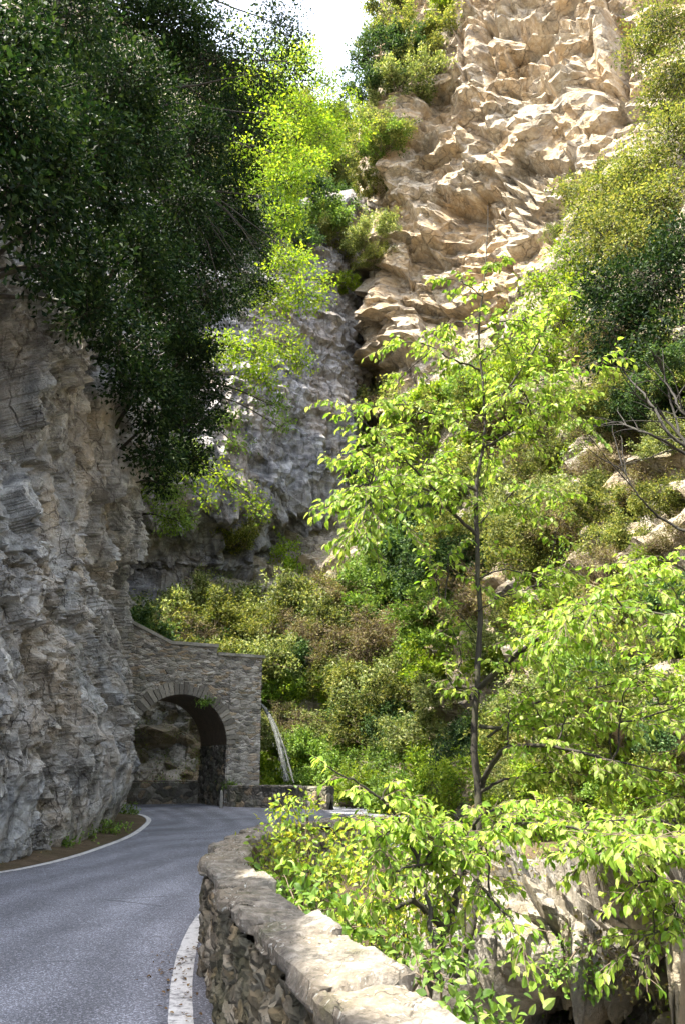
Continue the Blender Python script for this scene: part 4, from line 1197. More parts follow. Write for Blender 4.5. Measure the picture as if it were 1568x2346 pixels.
R('olive evergreen bush between the lime tree and the dark right tree', hr(1420, 900), [(1380, 540, 85, 23), (1330, 500, 55, 24.5), (1430, 560, 80, 22), (1300, 440, 40, 26)], 34, 'holm2')
R('lime green tree on the right slope under the sunlit cliff', hr(1280, 860), [(1310, 590, 70, 27), (1250, 660, 70, 28), (1330, 670, 70, 26), (1290, 740, 70, 27), (1210, 720, 45, 28.5), (1350, 760, 60, 26)], 35, 'lime_far', leaf_len=.16, flat=.6, lpc=18)
R('grey green bush in front of the sunlit cliff foot', hr(1180, 900), [(1190, 830, 60, 30), (1120, 860, 55, 31), (1250, 820, 55, 29)], 36, 'lime_far', leaf_len=.16, lpc=18)
# bare dark limbs crossing the pale rock on the right
rg = np.random.default_rng(66)
bl = empty('bare_tree', P(1640, 1080, 13), 'bare dark limbs reaching in from the right edge across pale rock', 'tree')
G_ = Geo()
for pl in ([(1640, 1080), (1560, 1040), (1480, 1000), (1420, 975), (1352, 980)], [(1640, 1060), (1540, 1000), (1490, 930), (1430, 860), (1400, 790)], [(1640, 1250), (1530, 1190), (1470, 1140), (1420, 1060)],
           [(1620, 1120), (1560, 1010), (1530, 900), (1500, 800)], [(1640, 1000), (1560, 940), (1520, 880), (1470, 820)], [(1600, 1060), (1520, 960), (1450, 900)]):
    c = np.array([P(x, y, 13 + rg.uniform(0, .8) * i) for i, (x, y) in enumerate(pl)])
    p = catmull(c, np.linspace(0, len(c) - 1, 24)) + np.cumsum(rg.normal(0, .012, (24, 3)), 0)
    v, f = tube(p, np.linspace(.036, .008, 24), 6); G_.add(v, f)
    for k in range(7):
        i = rg.integers(5, 23); d_ = norm(p[i] - p[i - 2]) + rg.normal(0, .6, 3); p2, r2_ = limb(rg, p[i], p[i] + d_ * rg.uniform(.3, .9), .014, .004, .05, 6, .12)
        v, f = tube(p2, r2_, 4); G_.add(v, f)
G_.build('limbs', M['black_bark'], bl, P(1640, 1080, 13))

# ------------------------------------------------------------------ shrubs on the slopes (prototypes and copies)
PR = {
    'olive': [proto('olive_shrub', M['olive'], M['twig'], 401 + q, .10, .52, 16, 15000) for q in (0, 50)],
    'dark': [proto('ivy_shrub', M['ivy'], M['bark'], 402, .105, .6, 18, 17000, up=.4)],
    'green': [proto('green_shrub', M['green'], M['twig'], 403, .11, .55, 15, 12000)],
    'lime': [proto('lime_shrub', M['lime_far'], M['twig'], 404 + q, .12, .55, 13, 8500, up=.75) for q in (0, 50)],
    'brown': [proto('twiggy_shrub', M['brown'], M['twig'], 405, .08, .5, 14, 6500, bare=900, up=.7)],
    'olive2': [proto('yellow_olive_shrub', M['holm2'], M['twig'], 406 + q, .10, .52, 15, 13500, up=.7) for q in (0, 50)],
}
WORD = {'olive': 'grey olive evergreen shrub', 'dark': 'dark ivy-like shrub', 'green': 'mid green leafy shrub', 'lime': 'bright lime green shrub', 'brown': 'brown twiggy shrub', 'olive2': 'yellowish olive shrub'}
rg = np.random.default_rng(12)
spots = []          # (x, y, radius in sight units, kind, sheet, zone)
def field(x0, x1, y0, y1, step, kinds, weights, zone, g, rpx=(45, 70), skip=None):
    y = y0; row = 0
    while y <= y1:
        x = x0 + (row % 2) * step * .5
        while x <= x1:
            xx = x + rg.uniform(-.35, .35) * step; yy = y + rg.uniform(-.35, .35) * step
            if not (skip and skip(xx, yy)):
                spots.append((xx, yy, rg.uniform(*rpx), rg.choice(kinds, p=np.array(weights) / sum(weights)), g, zone))
            x += step
        y += step * .8; row += 1
KO = ['olive', 'olive2', 'green', 'brown', 'dark', 'lime']
field(345, 620, 1385, 1490, 62, KO, [6, 4, 0, 1, 1.5, 0], 'above the tunnel portal', HILL, (48, 66))
field(640, 880, 1375, 1510, 66, KO, [5, 4, 1, 2, .5, .5], 'below the grey back cliff', HILL, (46, 66))
field(610, 880, 1540, 1690, 72, KO, [5, 4, 3, 1, .5, 2], 'right of the tunnel portal', HILL, (44, 66))
field(620, 1050, 1720, 1840, 66, KO, [1, 1, 4, 1, 0, 6], 'along the far road bend', HILL, (38, 54))
field(880, 1060, 1160, 1440, 72, KO, [3, 2, 2, 1, 4, .5], 'left of the slender trunk', HILL, (44, 66))
field(880, 1060, 1470, 1690, 74, KO, [5, 3, 2, 1, 2, 1], 'behind the slender tree', HILL, (46, 66))
field(1110, 1370, 1060, 1330, 76, KO, [4, 4, 0, 4, .5, .5], 'right of the slender trunk', HILL, (44, 62), lambda x, y: x > 1330 or (1130 < x < 1210 and 1230 < y))
field(760, 1330, 900, 1040, 76, KO, [2, 3, 1, 2, 0, 5], 'below the sunlit cliff', HILL, (40, 58), lambda x, y: x < 840 and y < 960)
field(1110, 1600, 1400, 1900, 84, KO, [3, 3, 2, 3, 1, 4], 'behind the foreground leaves', HILL, (46, 66), lambda x, y: rg.random() < .12)
field(1440, 1600, 1340, 1480, 80, KO, [2, 1, 0, 2, 5, 0], 'on the pale rock', HILL, (44, 60))
field(1170, 1590, 1800, 1880, 64, KO, [2, 2, 3, 1, 0, 3], 'low behind the lime saplings', HILL, (40, 56))
field(1330, 1600, 830, 1000, 80, KO, [2, 3, 0, 4, 1, 1], 'on the pale crag', HILL, (40, 58))
field(1350, 1600, 1030, 1330, 92, KO, [2, 3, 0, 5, 0, 1], 'among the pale crag ledges', HILL, (36, 52), lambda x, y: rg.random() < .25)
# far wood in the gap
field(640, 850, 300, 640, 50, ['olive', 'dark', 'lime', 'olive2', 'green'], [3, 2, 3, 3, 1], 'in the far gap', FAR, (36, 50))
field(560, 700, 250, 420, 60, ['lime', 'olive2'], [3, 1], 'behind the lime treetops', FAR, (36, 50))
# on the edge of the right cliff
for x, y, r, k in ((895, 40, 48, 'olive'), (930, 110, 46, 'olive2'), (880, 130, 40, 'dark'), (905, 190, 44, 'olive'), (960, 150, 34, 'olive2'), (868, 200, 34, 'dark'), (990, 40, 26, 'lime'), (875, 290, 36, 'olive'), (858, 345, 32, 'green'), (868, 330, 34, 'olive2'),
                   (850, 440, 30, 'olive2'), (838, 530, 34, 'olive'), (846, 600, 26, 'olive2'), (1350, 420, 36, 'olive2'), (1290, 520, 26, 'olive')):
    spots.append((x, y, r, k, RCL, 'on the sunlit cliff edge'))
for x, y, r, k in ((800, 660, 22, 'lime'), (700, 470, 50, 'dark'), (650, 520, 44, 'dark'), (770, 540, 34, 'olive2'), (720, 520, 44, 'green'), (540, 1240, 40, 'olive2'), (640, 1310, 48, 'lime')):
    spots.append((x, y, r, k, BCL, 'on the grey back cliff'))

first = {}; made = []
protos_used = set()
for (x, y, r, kind, g, zone) in spots:
    p = hit(g, x, y)
    sx, sy, Y = proj(p)
    s = pxm(r, float(np.linalg.norm(p - np.array([0, 0, H]))))
    vi = rg.integers(0, len(PR[kind])); pr = PR[kind][vi]; s *= 1.15
    sc_ = (s * rg.uniform(.9, 1.15), s * rg.uniform(.9, 1.15), s * rg.uniform(.8, 1.15))
    loc = p - UP * s * .5 + np.array([0, -.2, 0]) * s
    rz = rg.uniform(0, 6.28)
    if (kind, vi) not in protos_used:
        protos_used.add((kind, vi)); o = pr
        o.location = Vector([float(c) for c in loc]); o.rotation_euler = (0, 0, rz); o.scale = sc_
    else:
        o = dup(pr, loc, rz, sc_)
    made.append((o, kind, zone, float(sx), float(sy), s))
# labels: superlatives inside each kind and place single out what they can, the rest of that kind and place share one
from collections import defaultdict
sets = defaultdict(list)
for m_ in made: sets[(m_[1], m_[2])].append(m_)
for (kind, zone), ms in sets.items():
    base = WORD[kind]; left = list(ms)
    def put(o, lab, grp=None):
        tag(o, lab, 'shrub', grp or f'{base}s {zone}')
    if len(ms) == 1: put(ms[0][0], f'the only {base} {zone}'); continue
    picks = [('leftmost', lambda m: m[3]), ('rightmost', lambda m: -m[3]), ('highest', lambda m: m[4]), ('lowest', lambda m: -m[4])]
    for wd, key in picks:
        if not left: break
        b_ = min(ms, key=key)
        if b_ in left: put(b_[0], f'{wd} {base} {zone}'); left.remove(b_)
    if len(left) == 1: put(left[0][0], f'middle {base} {zone}')
    else:
        for m_ in left: put(m_[0], f'{base} amid its like {zone}')

# ground cover on the slopes: uncountable small leaves and dry grass
def cover(name, g, n, mats, seed, lo, L, test):
    rg = np.random.default_rng(seed)
    nr, nc = g.shape[:2]
    pts = []
    vx, vy, dz = proj(g)
    ok = (vx > -50) & (vx < 1620) & (vy > 200) & (vy < 2450) & (dz > 1) & test(vx, vy, g)
    idx = np.argwhere(ok)
    if not len(idx): return
    pick = idx[rg.integers(0, len(idx), n)]
    p = g[pick[:, 0], pick[:, 1]] + rg.normal(0, .25, (n, 3))
    m = 9
    ii = np.repeat(np.arange(n), m); q = p[ii] + rg.normal(0, .13, (n * m, 3)); dv = rand_unit(rg, n * m) + UP * .4
    which = fbm(q * .35, 3, seed) + rg.normal(0, .06, n * m)
    G_ = Geo()
    for k, mt in enumerate(mats):
        lo_, hi_ = np.quantile(which, [k / len(mats), (k + 1) / len(mats)])
        s_ = (which >= lo_) & (which <= hi_)
        v, f = leaves(q[s_], dv[s_], rand_unit(rg, s_.sum()) + UP * .6, L * rg.uniform(.6, 1.3, s_.sum()), .45); G_.add(v, f, k)
    o = G_.build(name, mats, smooth=False); o['kind'] = 'stuff'; o['label'] = lo
    return o


pale = lambda vx, vy, g: ~(((vx > 1340) & (vy > 900) & (vy < 1330)) | ((vx > 1400) & (vy < 1900) & (vy > 1480)) | ((vx > 1120) & (vx < 1220) & (vy > 1220) & (vy < 1420)))
cover('undergrowth', HILL, 27000, [M['brown'], M['olive'], M['lime_far'], M['green']], 71, 'small mixed undergrowth and dry grass covering the gorge slope', .09, lambda vx, vy, g: pale(vx, vy, g) & (g[..., 2] > -1))
cover('undergrowth', BANK, 6000, [M['yellow'], M['green'], M['lime_far'], M['brown']], 72, 'low brambles and weeds on the bank behind the wall', .055, lambda vx, vy, g: (g[..., 2] > -3.5) & (np.arange(g.shape[0])[:, None] > 20))
cover('undergrowth', FAR, 3000, [M['olive'], M['lime_far']], 73, 'far woodland floor greenery', .3, lambda vx, vy, g: vx > 0)
cover('undergrowth', OUT, 520, [M['green'], M['lime_far'], M['brown']], 74, 'sparse ferns and creepers on the pale outcrop', .06, lambda vx, vy, g: (vx > 1060) & (vy > 1800) & (fbm(g * 1.1, 3, 9) > .56))

# ------------------------------------------------------------------ leafy sprays of the foreground trees
class Spray:
    def __init__(s, seed): s.rg = np.random.default_rng(seed); s.lp = []; s.ld = []; s.ln = []; s.ta = []; s.tb = []

    def twig(s, p0, d, L, leafgap, depth=0, droop=.22):
        rg = s.rg; n = max(3, int(L / .09))
        t = np.linspace(0, 1, n + 1)
        bend = rg.normal(0, .12, 3)
        p = p0 + d * (L * t[:, None]) - UP * (droop * L * t[:, None] ** 2) + bend * L * t[:, None] ** 2
        s.ta.append(p[:-1]); s.tb.append(p[1:])
        k = max(2, int(L / leafgap)); tl = np.linspace(.12, 1, k)
        q = p0 + d * (L * tl[:, None]) - UP * (droop * L * tl[:, None] ** 2) + bend * L * tl[:, None] ** 2
        td = norm(d - UP * (2 * droop * tl[:, None]) + 2 * bend * tl[:, None])
        side = norm(np.cross(td, UP)); sg = np.where(np.arange(k) % 2 == 0, 1, -1)[:, None]
        ld = td * (.45 + .6 * (tl[:, None] > .97)) + side * sg * .75 - UP * rg.uniform(.25, 1.1, (k, 1)) + rg.normal(0, .22, (k, 3))
        s.lp.append(q); s.ld.append(ld); s.ln.append(UP + rg.normal(0, .42, (k, 3)))
        if depth > 0:
            for _ in range(rg.integers(3, 6)):
                a = rg.uniform(.2, .8); base = p0 + d * (L * a) - UP * (droop * L * a * a) + bend * L * a * a
                d2 = norm(d * .8 + norm(np.cross(d, UP)) * rg.choice([-1, 1]) * rg.uniform(.4, .9) + rg.normal(0, .2, 3))
                s.twig(base, d2, L * rg.uniform(.35, .6), leafgap, depth - 1, droop)

    def along(s, pts, spacing, L, leafgap, start=.15, depth=1, droop=.22, spread=.8):
        rg = s.rg; pts = np.asarray(pts)
        seg = np.linalg.norm(np.diff(pts, axis=0), axis=1); cum = np.concatenate([[0], np.cumsum(seg)])
        T = norm(np.gradient(pts, axis=0)); u = cum[-1] * start; sg = 1
        while u < cum[-1]:
            i = min(np.searchsorted(cum, u) - 1, len(pts) - 2); i = max(i, 0); f = (u - cum[i]) / max(seg[i], 1e-6)
            p = pts[i] * (1 - f) + pts[i + 1] * f; d = T[i]
            hs = norm(np.cross(d, UP) + 1e-3)
            dv = norm(d * rg.uniform(.3, .8) + hs * sg * spread + UP * rg.uniform(-.2, .3) + rg.normal(0, .25, 3))
            fall = 1 - .45 * (u / cum[-1])
            s.twig(p, dv, L * fall * rg.uniform(.55, 1.15), leafgap, depth, droop); sg = -sg
            u += spacing * rg.uniform(.6, 1.4)
        s.twig(pts[-1], T[-1], L * .7, leafgap, depth, droop)

    def build(s, parent, origin, lmat, bmat, leaf_len, wr=.52, tw=.0035, name='crown'):
        rg = s.rg; lp = np.concatenate(s.lp); n = len(lp)
        v, f = leaves(lp, np.concatenate(s.ld), np.concatenate(s.ln), leaf_len * rg.uniform(.55, 1.2, n), wr, True)
        G_ = Geo(); G_.add(v, f, 0)
        v, f = sticks(np.concatenate(s.ta), np.concatenate(s.tb), tw, tw * .7, 4); G_.add(v, f, 1)
        return G_.build(name, [lmat, bmat], parent, origin, smooth=False)


def wiggle(rg, c, n, amp):
    c = np.array(c, float); p = catmull(c, np.linspace(0, len(c) - 1, n))
    w_ = np.cumsum(rg.normal(0, amp, (n, 3)), 0); w_ = w_ - np.linspace(0, 1, n)[:, None] * w_[-1]
    return p + w_


def spray_tree(name, label, cat, trunk_pts, r0, r1, branches, seed, lmat, leaf_len, spacing=.11, L=.42, gap=.05, bmat='bark', depth=1, droop=.22, trunk_leaves=None, wr=.52, fill=(), group=None):
    """branches: list of (polyline of (x,y,Y), base radius[, own twig length])"""
    rg = np.random.default_rng(seed)
    tp = wiggle(rg, [P(*q) for q in trunk_pts], 60, .006)
    root = tp[0]
    e = empty(name, root, label, cat, group)
    v, f = tube(tp, np.linspace(r0 * .88, r1, 60) * (1 + .05 * rg.standard_normal(60)), 10, .04, rg)
    G_ = Geo(); G_.add(v, f); G_.build('trunk', M[bmat], e, root)
    S = Spray(seed + 1); wood = [tp[8:]]
    if trunk_leaves: S.along(tp[int(60 * trunk_leaves):55], spacing * 1.8, L * .7, gap, 0, depth, droop, 1.0)
    for br in branches:
        pl, rb = br[0], br[1]; L2 = br[2] if len(br) > 2 else L
        bp = wiggle(rg, [P(*q) for q in pl], 26, .006)
        v, f = tube(bp, np.linspace(rb, .004, 26), 7, .05, rg)
        G_ = Geo(); G_.add(v, f); G_.build('branch', M[bmat], e, root)
        S.along(bp, spacing, L2, gap, .12 if len(br) < 4 else br[3], depth, droop); wood.append(bp[3:20])
    wood = np.concatenate(wood)
    for (x, y, rx, ry, Y, k) in fill:                       # further boughs reaching into the crown's thick places
        for _ in range(k):
            a, q_ = rg.uniform(0, 6.28), rg.random() ** .5
            tg = P(x + rx * q_ * math.cos(a), y + ry * q_ * math.sin(a), Y + rg.normal(0, .45))
            b0 = wood[np.argmin(np.linalg.norm(wood - (tg - UP * .15), axis=1))]
            mid = (b0 + tg) / 2 + UP * .12 * np.linalg.norm(tg - b0)
            bp = wiggle(rg, [b0, mid, tg], 16, .008)
            v, f = tube(bp, np.linspace(.009, .003, 16), 5)
            G_ = Geo(); G_.add(v, f); G_.build('branch', M[bmat], e, root)
            S.along(bp, spacing * 1.15, L * .9, gap, .45, depth, droop)
    S.build(e, root, M[lmat], M['twig'], leaf_len, wr)
    return e


TY = 7.6
spray_tree('slender_tree', 'slender lime green tree with a thin dark trunk standing alone in the foreground', 'tree',
    [(1040, 2260, 7.2), (1085, 2060, 7.4), (1094, 1830, TY), (1083, 1700, TY), (1084, 1580, TY), (1090, 1440, TY), (1088, 1300, TY), (1086, 1180, TY), (1092, 1100, TY), (1106, 1000, TY), (1104, 900, TY), (1098, 800, TY), (1104, 700, TY), (1112, 600, TY), (1116, 470, TY)], .044, .004,
    [
        ([(1094, 1578, TY), (1192, 1496, 7.2), (1274, 1449, 6.8), (1380, 1400, 6.4), (1500, 1410, 6.1), (1580, 1440, 6)], .03, .55),
        ([(1192, 1496, 7.2), (1300, 1420, 7.0), (1380, 1350, 7), (1470, 1340, 6.9)], .015, .5),
        ([(1094, 1660, TY), (1223, 1663, 7.3), (1340, 1640, 7.0), (1460, 1640, 6.8), (1600, 1600, 6.5)], .02, .55),
        ([(1114, 1690, TY), (1230, 1610, 7.6), (1380, 1570, 7.6), (1540, 1560, 7.5)], .014, .5),
        ([(1104, 1800, TY), (1150, 1723, 7.2), (1223, 1712, 6.9), (1326, 1728, 6.6), (1430, 1754, 6.4), (1600, 1790, 6.2)], .026, .36, .35),
        ([(1100, 1815, TY), (1180, 1780, 7.4), (1290, 1765, 7.2)], .016, .3, .4),
        ([(1088, 1227, TY), (1042, 1186, 7.4), (1000, 1134, 7.2), (944, 1068, 7.0), (866, 1001, 6.8), (800, 940, 6.6)], .02, .5),
        ([(1000, 1134, 7.2), (930, 1110, 6.7), (860, 1100, 6.4), (800, 1140, 6.2)], .012, .48),
        ([(1088, 1125, TY), (1026, 1094, 7.3), (949, 1063, 7.0), (880, 1050, 6.8)], .014, .42),
        ([(1109, 1027, TY), (1192, 980, 7.4), (1223, 954, 7.3), (1290, 930, 7.2)], .014, .45),
        ([(1110, 949, TY), (1166, 887, 7.4), (1238, 774, 7.2), (1262, 715, 7.1)], .016, .42),
        ([(1166, 887, 7.4), (1230, 870, 7.1), (1300, 850, 7.0), (1380, 825, 6.9)], .012, .42),
        ([(1098, 851, TY), (1032, 815, 7.4), (980, 789, 7.3), (900, 790, 7.2)], .012, .36),
        ([(1181, 923, 7.4), (1274, 949, 7.2), (1340, 975, 7.1)], .012, .4),
        ([(1104, 1000, TY), (1020, 960, 7.4), (930, 930, 7.2), (850, 930, 7.0)], .012, .45),
        ([(1100, 760, TY), (1160, 730, 7.5), (1210, 740, 7.5)], .009, .36),
        ([(1100, 830, TY), (1150, 790, 7.4), (1200, 770, 7.3)], .009, .36),
        ([(1104, 680, TY), (1060, 650, 7.5), (1016, 640, 7.5)], .007, .28),
        ([(1110, 630, TY), (1130, 600, 7.5), (1150, 590, 7.5)], .005, .22, .3),
        ([(1047, 1530, TY), (1052, 1480, 7.5), (1030, 1440, 7.5)], .006, .22, .3),
        ([(1078, 1604, TY), (1047, 1576, 7.5), (1020, 1545, 7.4)], .012, .26),
        ([(1088, 1330, TY), (1160, 1310, 7.6), (1230, 1320, 7.7), (1300, 1310, 7.8)], .008, .36, .3),
        ([(1088, 1400, TY), (1160, 1370, 7.4), (1260, 1330, 7.4)], .008, .34, .3),
        ([(1088, 1200, TY), (1150, 1150, 7.7), (1200, 1170, 7.8)], .007, .3, .3),
        ([(1086, 1450, TY), (1030, 1380, 7.5), (1000, 1370, 7.5)], .006, .24, .4),
    ], 801, 'lime', .072, spacing=.085, L=.4, gap=.034, trunk_leaves=.62, depth=1, wr=.6, fill=[(1110, 850, 170, 110, 8.4, 3), (900, 1060, 120, 120, 7.0, 6), (1230, 900, 130, 70, 7.6, 4), (960, 930, 110, 90, 7.3, 4), (850, 1160, 90, 110, 6.6, 8), (1180, 1140, 120, 90, 7.9, 5), (1190, 1320, 110, 60, 7.7, 3), (1010, 1290, 60, 80, 7.4, 2), (1400, 1450, 150, 110, 6.4, 9), (1340, 1620, 200, 90, 6.8, 6), (1330, 1750, 200, 50, 6.6, 3)])

# saplings on the bank: second stem and broad lime branches below
spray_tree('hornbeam_sapling', 'leaning lime green sapling arching up left over the low wall', 'sapling',
    [(1010, 2250, 5.6), (985, 2100, 5.8), (960, 1990, 6.0), (925, 1900, 6.0), (870, 1830, 5.9), (800, 1775, 5.8), (715, 1735, 5.6)], .022, .004,
    [([(925, 1900, 6.0), (880, 1870, 5.8), (830, 1880, 5.7)], .008, .3), ([(870, 1830, 5.9), (900, 1800, 5.9), (930, 1830, 5.9)], .007, .3), ([(960, 1990, 6), (1000, 1920, 6.0), (1040, 1880, 6)], .008, .34)],
    811, 'lime', .072, wr=.6, spacing=.075, L=.44, gap=.036, trunk_leaves=.42)
spray_tree('hornbeam_sapling', 'spreading lime green sapling whose leafy branches fill the lower middle', 'sapling',
    [(960, 2330, 6.3), (1010, 2150, 6.4), (1045, 2030, 6.5), (1070, 1940, 6.5), (1090, 1880, 6.4)], .05, .012,
    [([(1020, 2130, 6.4), (960, 2060, 6.3), (908, 2078, 6.2), (861, 2073, 6.0)], .03, .2, .75),
     ([(1060, 1960, 6.5), (990, 1920, 6.2), (920, 1900, 6.0), (860, 1930, 5.8)], .016, .42),
     ([(1050, 2010, 6.5), (1000, 1985, 6.1), (930, 1990, 5.8), (880, 2010, 5.7)], .014, .4),
     ([(1075, 1930, 6.5), (1150, 1890, 6.3), (1240, 1880, 6.1), (1330, 1900, 6.0), (1420, 1940, 5.9)], .02, .5),
     ([(1085, 1890, 6.4), (1150, 1850, 6.3), (1220, 1860, 6.3)], .012, .4),
     ([(1060, 1990, 6.5), (1100, 2030, 6.1), (1150, 2080, 5.8), (1180, 2130, 5.7)], .014, .42)],
    821, 'lime', .072, fill=[(1000, 1930, 130, 70, 6.1, 8), (1250, 1900, 180, 40, 6.1, 8)], wr=.6, spacing=.075, L=.44, gap=.036)
spray_tree('hornbeam_sapling', 'lime green sapling with arching branches in the lower right corner', 'sapling',
    [(1700, 2330, 6.6), (1690, 2150, 6.6), (1660, 2020, 6.5), (1610, 1930, 6.3), (1540, 1880, 6.2)], .04, .01,
    [([(1690, 2100, 6.6), (1600, 2040, 6.2), (1520, 2020, 5.9), (1450, 2030, 5.8)], .02, .4),
     ([(1660, 2020, 6.5), (1570, 1960, 6.2), (1480, 1950, 6.0), (1390, 1960, 5.9)], .018, .5),
     ([(1610, 1930, 6.3), (1520, 1880, 6.2), (1430, 1870, 6.1), (1340, 1885, 6.1)], .016, .48),
     ([(1690, 2150, 6.6), (1600, 2120, 6.2), (1520, 2130, 6.0), (1460, 2160, 5.9)], .016, .45),
     ([(1600, 1900, 6.3), (1560, 1830, 6.3), (1480, 1800, 6.3)], .012, .4)],
    831, 'lime', .072, fill=[(1430, 1920, 150, 50, 6.0, 8), (1520, 2080, 50, 60, 5.8, 3)], wr=.6, spacing=.075, L=.44, gap=.036)
spray_tree('hornbeam_sapling', 'lime green branches drooping in from the right edge halfway up', 'sapling',
    [(1760, 1700, 7.4), (1720, 1500, 7.4), (1660, 1380, 7.3), (1590, 1300, 7.2)], .03, .008,
    [([(1640, 1360, 7.3), (1560, 1300, 7.1), (1480, 1275, 7.0), (1420, 1290, 6.9)], .012, .4), ([(1700, 1450, 7.4), (1600, 1440, 7.1), (1500, 1470, 6.9)], .014, .45),
     ([(1740, 1600, 7.4), (1640, 1580, 7.2), (1540, 1600, 7.1), (1450, 1640, 7)], .014, .45), ([(1750, 1680, 7.4), (1650, 1700, 7.2), (1540, 1720, 7.1)], .012, .42)],
    841, 'lime', .072, fill=[(1500, 1440, 100, 110, 7.0, 4), (1520, 1640, 80, 90, 7.1, 3)], wr=.6, spacing=.075, L=.44, gap=.036)

# small-leaved yellow-green bushes right behind the wall
def bush(label, root, blobs, seed, lmat, leaf_len, per_m2=22, lpc=12, clump_r=.085, stems=0, name='leafy_bush', wr=.62, group=None):
    rg = np.random.default_rng(seed); root = np.asarray(root, float)
    e = empty(name, root, label, 'bush', group)
    bl_ = []
    for (x, y, rpx, Y) in blobs:
        r = pxm(rpx, Y * 1.05); bl_.append((P(x, y, Y), (r, r, r * .85)))
    (v, f), (ta, tb) = blob_crown(rg, bl_, leaf_len, wr, per_m2, clump_r, lpc, .15, True, .35, .4)
    G_ = Geo(); G_.add(v, f, 0); v, f = sticks(ta, tb, .004, .002, 4); G_.add(v, f, 1)
    G_.build('crown', [M[lmat], M['twig']], e, root, smooth=False)
    G_ = Geo()
    for c, r in bl_:
        for k in range(1 + stems):
            p, rad = limb(rg, root + rg.normal(0, .12, 3) * (1, 1, 0), c + rg.normal(0, .35, 3) * r, .012, .003, .05, 10, .1); v, f = tube(p, rad, 5); G_.add(v, f)
    G_.build('stem', M['twig'], e, root)
    return e


bush('yellow green small-leaved bush leaning on the wall where it bends', P(700, 2120, 8.6), [(640, 1990, 60, 8.6), (700, 1930, 58, 8.8), (740, 2010, 66, 8.3), (650, 1920, 30, 8.9), (800, 1950, 62, 8.4)], 851, 'yellow', .06, stems=3)
bush('thin upright yellow-leaved shoot rising above the wall bend', P(690, 2100, 9.0), [(640, 1880, 20, 9.0), (655, 1850, 15, 9.0), (690, 1835, 12, 9.0), (600, 1930, 26, 9)], 852, 'yellow', .055, stems=2, per_m2=26)
bush('mid green broad-leaved bush spilling over the wall top', P(730, 2160, 6.4), [(690, 2040, 42, 6.9), (740, 2085, 46, 6.4), (640, 2010, 26, 7.3), (800, 2130, 40, 5.9)], 853, 'green', .085, per_m2=20)
bush('yellow green undergrowth bush between wall and sapling', P(860, 2250, 6.6), [(830, 2060, 70, 6.8), (890, 2120, 70, 6.4), (920, 2030, 60, 6.9), (960, 2110, 60, 6.6), (860, 1980, 56, 7.4)], 854, 'yellow', .055, stems=2)
bush('dark leafy bush low behind the wall near its nearest end', P(980, 2330, 5.2), [(960, 2200, 50, 5.4), (1010, 2240, 46, 5.2), (1040, 2180, 44, 5.6), (920, 2190, 34, 5.5)], 855, 'green', .06)
bush('lime green brambles rising behind the sapling in the lower middle', P(1010, 2200, 8.4), [(960, 1900, 60, 8.8), (1020, 1960, 60, 8.4), (900, 1880, 46, 9.0), (1040, 2060, 50, 8.0)], 856, 'yellow', .06)
bush('small green creeper hanging over the dark hollow in the lower right', P(1310, 2160, 8.4), [(1300, 2190, 40, 8.3), (1260, 2230, 26, 8.2), (1350, 2230, 36, 8.2)], 857, 'green', .06)
bush('brown dry creeper on the outcrop at the lower right', P(1430, 2200, 8.0), [(1410, 2180, 44, 8.0), (1360, 2160, 30, 8.2), (1460, 2240, 40, 7.8)], 858, 'brown', .05, per_m2=16, lpc=9, stems=4)
bush('low green weeds at the wall foot beside the near corner', P(1090, 2380, 4.6), [(1080, 2320, 30, 4.4), (1130, 2350, 36, 4.5)], 859, 'green', .07)

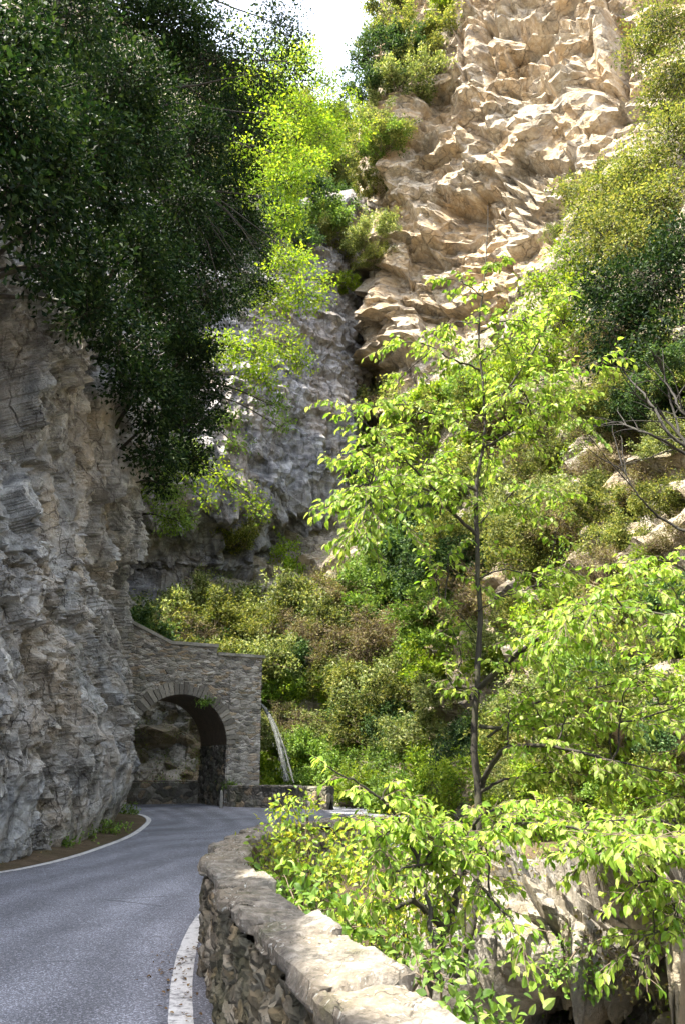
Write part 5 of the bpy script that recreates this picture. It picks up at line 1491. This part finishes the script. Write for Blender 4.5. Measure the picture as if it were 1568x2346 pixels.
# weeds along the foot of the left cliff
for i, (x, y, s_, lab) in enumerate(((150, 1948, .5, 'leftmost green weed tuft at the foot of the left cliff'), (262, 1915, .42, 'low green weed tuft where the left line starts to bend'), (205, 1930, .3, 'tiny green weed tuft between two larger ones by the cliff'), (300, 1868, .5, 'green weed tuft at the cliff nose by the curved line'))):
    p = G(x, y); rg = np.random.default_rng(900 + i); n = 380
    ctr = p + np.array([-.3, .2, .12]) + rg.normal(0, .18, (40, 3)) * (1.6, 1.6, .6)
    q = ctr[rg.integers(0, 40, n)] + rg.normal(0, .06, (n, 3)); q[:, 2] = np.abs(q[:, 2]) + .03
    v, f = leaves(q, rand_unit(rg, n) + UP * .5, UP + rand_unit(rg, n) * .7, .09 * rg.uniform(.6, 1.3, n), .5, True)
    G_ = Geo(); G_.add(v, f)
    a = np.tile(p + np.array([-.3, .2, .0]), (40, 1)); v, f = sticks(a, ctr, .004, .002); G_.add(v, f, 1)
    tag(G_.build('weed_tuft', [M['green'], M['twig']], None, p, smooth=False), lab, 'weed', 'weeds at the cliff foot')
# greenery on the parapet inside the arch, and a fern on the arch ring
for i, (x, y, Y, s_, lab) in enumerate(((365, 1800, 44.5, .5, 'green weed tuft behind the parapet inside the arch'), (470, 1608, 39.6, .22, 'small dark fern growing from the arch ring'), (528, 1800, 40.3, .2, 'small weed tuft at the foot of the portal wall right of the pier'))):
    p = P(x, y, Y); rg = np.random.default_rng(950 + i); n = 300
    q = p + rg.normal(0, s_, (n, 3)) * (1.1, .5, .5)
    v, f = leaves(q, rand_unit(rg, n) - UP * .1, UP + rand_unit(rg, n) * .7, .13 * rg.uniform(.6, 1.3, n), .5)
    G_ = Geo(); G_.add(v, f)
    tag(G_.build('weed_tuft', [M['green']], None, p, smooth=False), lab, 'weed')

# fallen leaves and grit on the tarmac beside the wall and along the verge
rg = np.random.default_rng(77); n = 260
c = catmull(np.array(front), rg.uniform(3, 9, n)); c = c + np.stack([-np.abs(rg.normal(.03, .17, n)) - .08, rg.normal(0, .1, n)], 1)
c2 = vc[rg.integers(0, len(vc), 260)] + rg.normal(0, .25, (260, 2)) + S[0] * .5
c = np.concatenate([c, c2])
q = np.concatenate([c, (ROADZ(c[:, 0], c[:, 1]) + .018)[:, None]], 1); q[260:, 2] += .07
v, f = leaves(q, norm(rg.normal(0, 1, (len(q), 3)) * (1, 1, .15)), UP + rand_unit(rg, len(q)) * .3, .036 * rg.uniform(.5, 1.3, len(q)), .6, True)
G_ = Geo(); G_.add(v, f)
o = G_.build('fallen_leaves', [M['dead']], smooth=False); o['kind'] = 'stuff'
